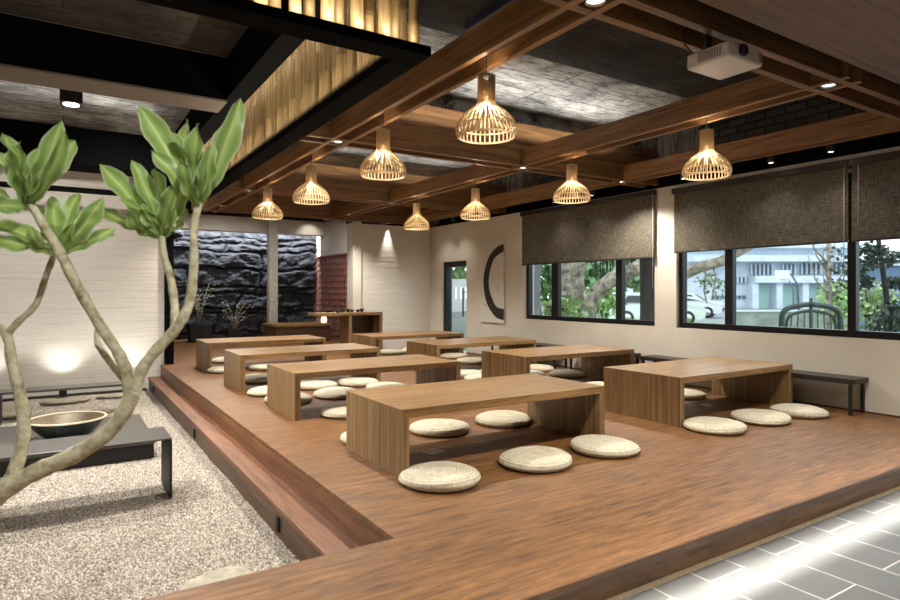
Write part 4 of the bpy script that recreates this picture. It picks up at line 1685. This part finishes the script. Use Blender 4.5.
    for k in range(-3, 4):
        if k:
            ar.tube([(k * .1, 0, .55), (k * .085, 0, 1.27 - abs(k) * .025)], .009, 6)
    ar.build('backrest', 'seat_metal', t)
    MB().box(-.42, .42, -.42, .03, .42, .46).build('seat', 'seat_metal', t, .01)
    for x in (-.39, .39):
        for y in (-.38, 0):
            MB().tube([(x, y, 0), (x, y, .56 if y == 0 else .43)], .02, 8).build('leg', 'seat_metal', t)
    # fence beyond the glass door
    c = G(458, 15.5, ZO)
    t = thing('white_fence', c, 'white panel fence with tall slits seen through the glass door', 'fence', None, -YAW)
    f = MB()
    w = 15.5 / 606
    z0, z1 = 1.0, 1.83
    xs = [-1.2]
    for sx in (451, 456, 461, 466, 471):
        xs += [(sx - 458) * w - .012, (sx - 458) * w + .012]
    xs.append(1.4)
    for i in range(0, len(xs), 2):
        f.box(xs[i], xs[i + 1], -.03, .03, z0, z1)
    f.box(-1.2, 1.4, -.028, .028, z0, z0 + .2).box(-1.2, 1.4, -.028, .028, z1 - .2, z1)
    f.build('fence_panel', 'fence_white', t)
    MB().box(-1.3, 1.5, -.06, .06, 0, z0).build('base_wall', 'outer_concrete', t)
    c = G(536, 9.6, ZO)
    t = thing('concrete_pier', c, 'grey concrete pier outside the far window edge', 'pier', None, -YAW)
    MB().box(-.06, .06, -.1, .1, 0, 2.6).build('pier_body', 'outer_concrete', t, .01)


outside()


# ------------------------------------------------------------------ light
def light(kind, name, loc, energy, col=(1, 1, 1), rot=None, **kw):
    d = bpy.data.lights.new(name, kind)
    d.energy = energy
    d.color = col
    for k, v in kw.items():
        setattr(d, k, v)
    o = bpy.data.objects.new(name, d)
    o.location = loc
    if rot:
        o.rotation_euler = rot
    COL.objects.link(o)
    return o


def aim(o, target):
    d = Vector(target) - o.location
    o.rotation_euler = d.to_track_quat('-Z', 'Y').to_euler()
    return o


WARM = (1, .84, .64)
WARM2 = (1, .94, .84)
NEUT = (1, .97, .92)
COOL = (.86, .92, 1)
for i, (x, y, z) in enumerate(lamp_xyz):
    light('POINT', 'pendant_light', (x, y, z - .182), 4.2, WARM, shadow_soft_size=.012)
    s = light('SPOT', 'pendant_uplight', (x, y, z - .03), 4, WARM, (PI, 0, 0), spot_size=2.3, spot_blend=.6, shadow_soft_size=.004)
for x, y, lab in DL:
    light('SPOT', 'downlight_beam', (x, y, 2.295), 92, WARM2, (0, 0, 0), spot_size=2.25, spot_blend=.7, shadow_soft_size=.03)
# fill spots added under the soffit behind the viewpoint
for x, y in ((-.5, -.6), (1.8, -.6), (4.0, -.4), (-1.8, .9)):
    light('SPOT', 'soffit_fill', (x, y, 2.28), 110, NEUT, (0, 0, 0), spot_size=2.3, spot_blend=.7, shadow_soft_size=.04)
# spots on the window track
for y, lab in TS:
    o = light('SPOT', 'track_beam', (5.6, y, 2.26), 9, WARM2, spot_size=1.9, spot_blend=1.0, shadow_soft_size=.025)
    aim(o, (5.4, y, 0))
# wall washer on the far white wall
aim(light('SPOT', 'wall_washer', (5.0, 9.905, 2.262), 34, WARM2, spot_size=.75, spot_blend=.9, shadow_soft_size=.02), (5.0, 9.94, .6))
# garden
aim(light('SPOT', 'garden_spot', (.06, 6.25, 2.66), 260, NEUT, spot_size=1.9, spot_blend=.5, shadow_soft_size=.03), (0, 5.6, ZG))
aim(light('SPOT', 'garden_spot', (-.7, 5.0, 2.5), 200, NEUT, spot_size=1.8, spot_blend=.6, shadow_soft_size=.03), (-.1, 3.9, ZG))
aim(light('SPOT', 'plant_spot', (.25, .7, 2.25), 80, NEUT, spot_size=1.2, spot_blend=.7, shadow_soft_size=.04), (.05, 2.2, 1.2))
for x in (-1.2, .6):
    aim(light('SPOT', 'garden_wall_fill', (x, 7.0, 2.44), 62, NEUT, spot_size=1.7, spot_blend=.9, shadow_soft_size=.05), (x, 9.65, 1.5))  # spots added as fill to even out the garden wall
light('AREA', 'garden_ceiling_wash', (.0, 6.9, 2.75), 2.5, NEUT, (PI, 0, 0), shape='RECTANGLE', size=1.6, size_y=.3)
for x in (-.85, 0, .77):
    aim(light('SPOT', 'wall_uplight', (x, 9.36, ZG + .2), 10, NEUT, spot_size=1.9, spot_blend=.9, shadow_soft_size=.03), (x, 9.62, .5))
# bamboo LED strips along the frame, and a fill above
light('AREA', 'bamboo_strip', (1.43, 5.6, 2.31), 9, (1, .9, .72), (PI, math.radians(-42), 0), shape='RECTANGLE', size=.02, size_y=5.6)
light('AREA', 'bamboo_fill_top', (1.36, 5.6, 2.92), 3.2, (1, .9, .72), (0, math.radians(-40), 0), shape='RECTANGLE', size=.02, size_y=5.6)  # added fill that brightens the upper part of the poles
light('AREA', 'bamboo_strip', (.3, 2.66, 2.31), 3.0, (1, .9, .72), (math.radians(180 - 24), 0, 0), shape='RECTANGLE', size=2.4, size_y=.02)
# stone wall slot light, passage
light('AREA', 'stone_slot', (3.2, 14.2, 2.62), 150, COOL, (math.radians(12), 0, 0), shape='RECTANGLE', size=4, size_y=.06)
light('AREA', 'passage_light', (2.6, 12.2, 2.7), 26, NEUT, (0, 0, 0), shape='RECTANGLE', size=.6, size_y=.6)
light('AREA', 'passage_light', (4.6, 11.2, 2.7), 20, NEUT, (0, 0, 0), shape='RECTANGLE', size=.6, size_y=.6)
for x in (1.9, 4.9):
    aim(light('SPOT', 'bulkhead_spot', (x, 13.4, 2.7), 6, WARM2, spot_size=1.4, spot_blend=.8, shadow_soft_size=.02), (x, 13.84, 2.3))
# unseen fill lights added above the timber grid to brighten the concrete
for x, y, e in ((3.3, 4.5, 56), (3.3, 7.35, 34), (1.75, 6.0, 5)):
    light('AREA', 'grid_fill', (x, y, 2.5), e * .26, NEUT, (PI, 0, 0), shape='RECTANGLE', size=(3.4 if x > 2 else .3), size_y=.1, spread=math.radians(150))
# strip light along the tiled floor
light('AREA', 'tile_strip', (4.2, 1.45, 2.27), 12, NEUT, (0, 0, 0), shape='RECTANGLE', size=6.5, size_y=.02, spread=math.radians(6))
light('AREA', 'tile_strip_soft', (4.2, 1.5, 2.27), 7, NEUT, (0, 0, 0), shape='RECTANGLE', size=6.5, size_y=.03, spread=math.radians(24))

# daylight
w = bpy.data.worlds.new('daylight')
SC.world = w
w.use_nodes = True
nt = w.node_tree
nt.nodes.clear()
out = nt.nodes.new('ShaderNodeOutputWorld')
bg = nt.nodes.new('ShaderNodeBackground')
tc = nt.nodes.new('ShaderNodeTexCoord')
sp = nt.nodes.new('ShaderNodeSeparateXYZ')
rp = nt.nodes.new('ShaderNodeValToRGB')
rp.color_ramp.elements[0].position = .0
rp.color_ramp.elements[0].color = (.72, .82, .9, 1)
rp.color_ramp.elements[1].position = .6
rp.color_ramp.elements[1].color = (.9, .95, 1, 1)
nt.links.new(tc.outputs['Generated'], sp.inputs[0])
nt.links.new(sp.outputs['Z'], rp.inputs[0])
nt.links.new(rp.outputs[0], bg.inputs[0])
bg.inputs[1].default_value = 1.5
nt.links.new(bg.outputs[0], out.inputs[0])

# ------------------------------------------------------------------ camera
cd = bpy.data.cameras.new('camera')
cam = bpy.data.objects.new('camera', cd)
COL.objects.link(cam)
cam.location = (0, 0, H)
cam.rotation_euler = (PI / 2, 0, -YAW)
cd.sensor_width = 36
cd.lens = 36 * FPX / 900
cd.shift_y = -(300 - CY) / 900
cd.clip_start = .05
cd.clip_end = 400
cd.dof.use_dof = True
cd.dof.focus_distance = 4.8
cd.dof.aperture_fstop = 2.4
SC.camera = cam

SC.view_settings.view_transform = 'Standard'
SC.view_settings.look = 'None'
SC.view_settings.gamma = 1
SC.view_settings.use_curve_mapping = False
SC.view_settings.exposure = 0.9
SC.cycles.use_denoising = True
SC.cycles.max_bounces = 8
SC.cycles.diffuse_bounces = 4
SC.cycles.glossy_bounces = 4
SC.cycles.transparent_max_bounces = 12
SC.cycles.sample_clamp_indirect = 6
SC.cycles.blur_glossy = 1
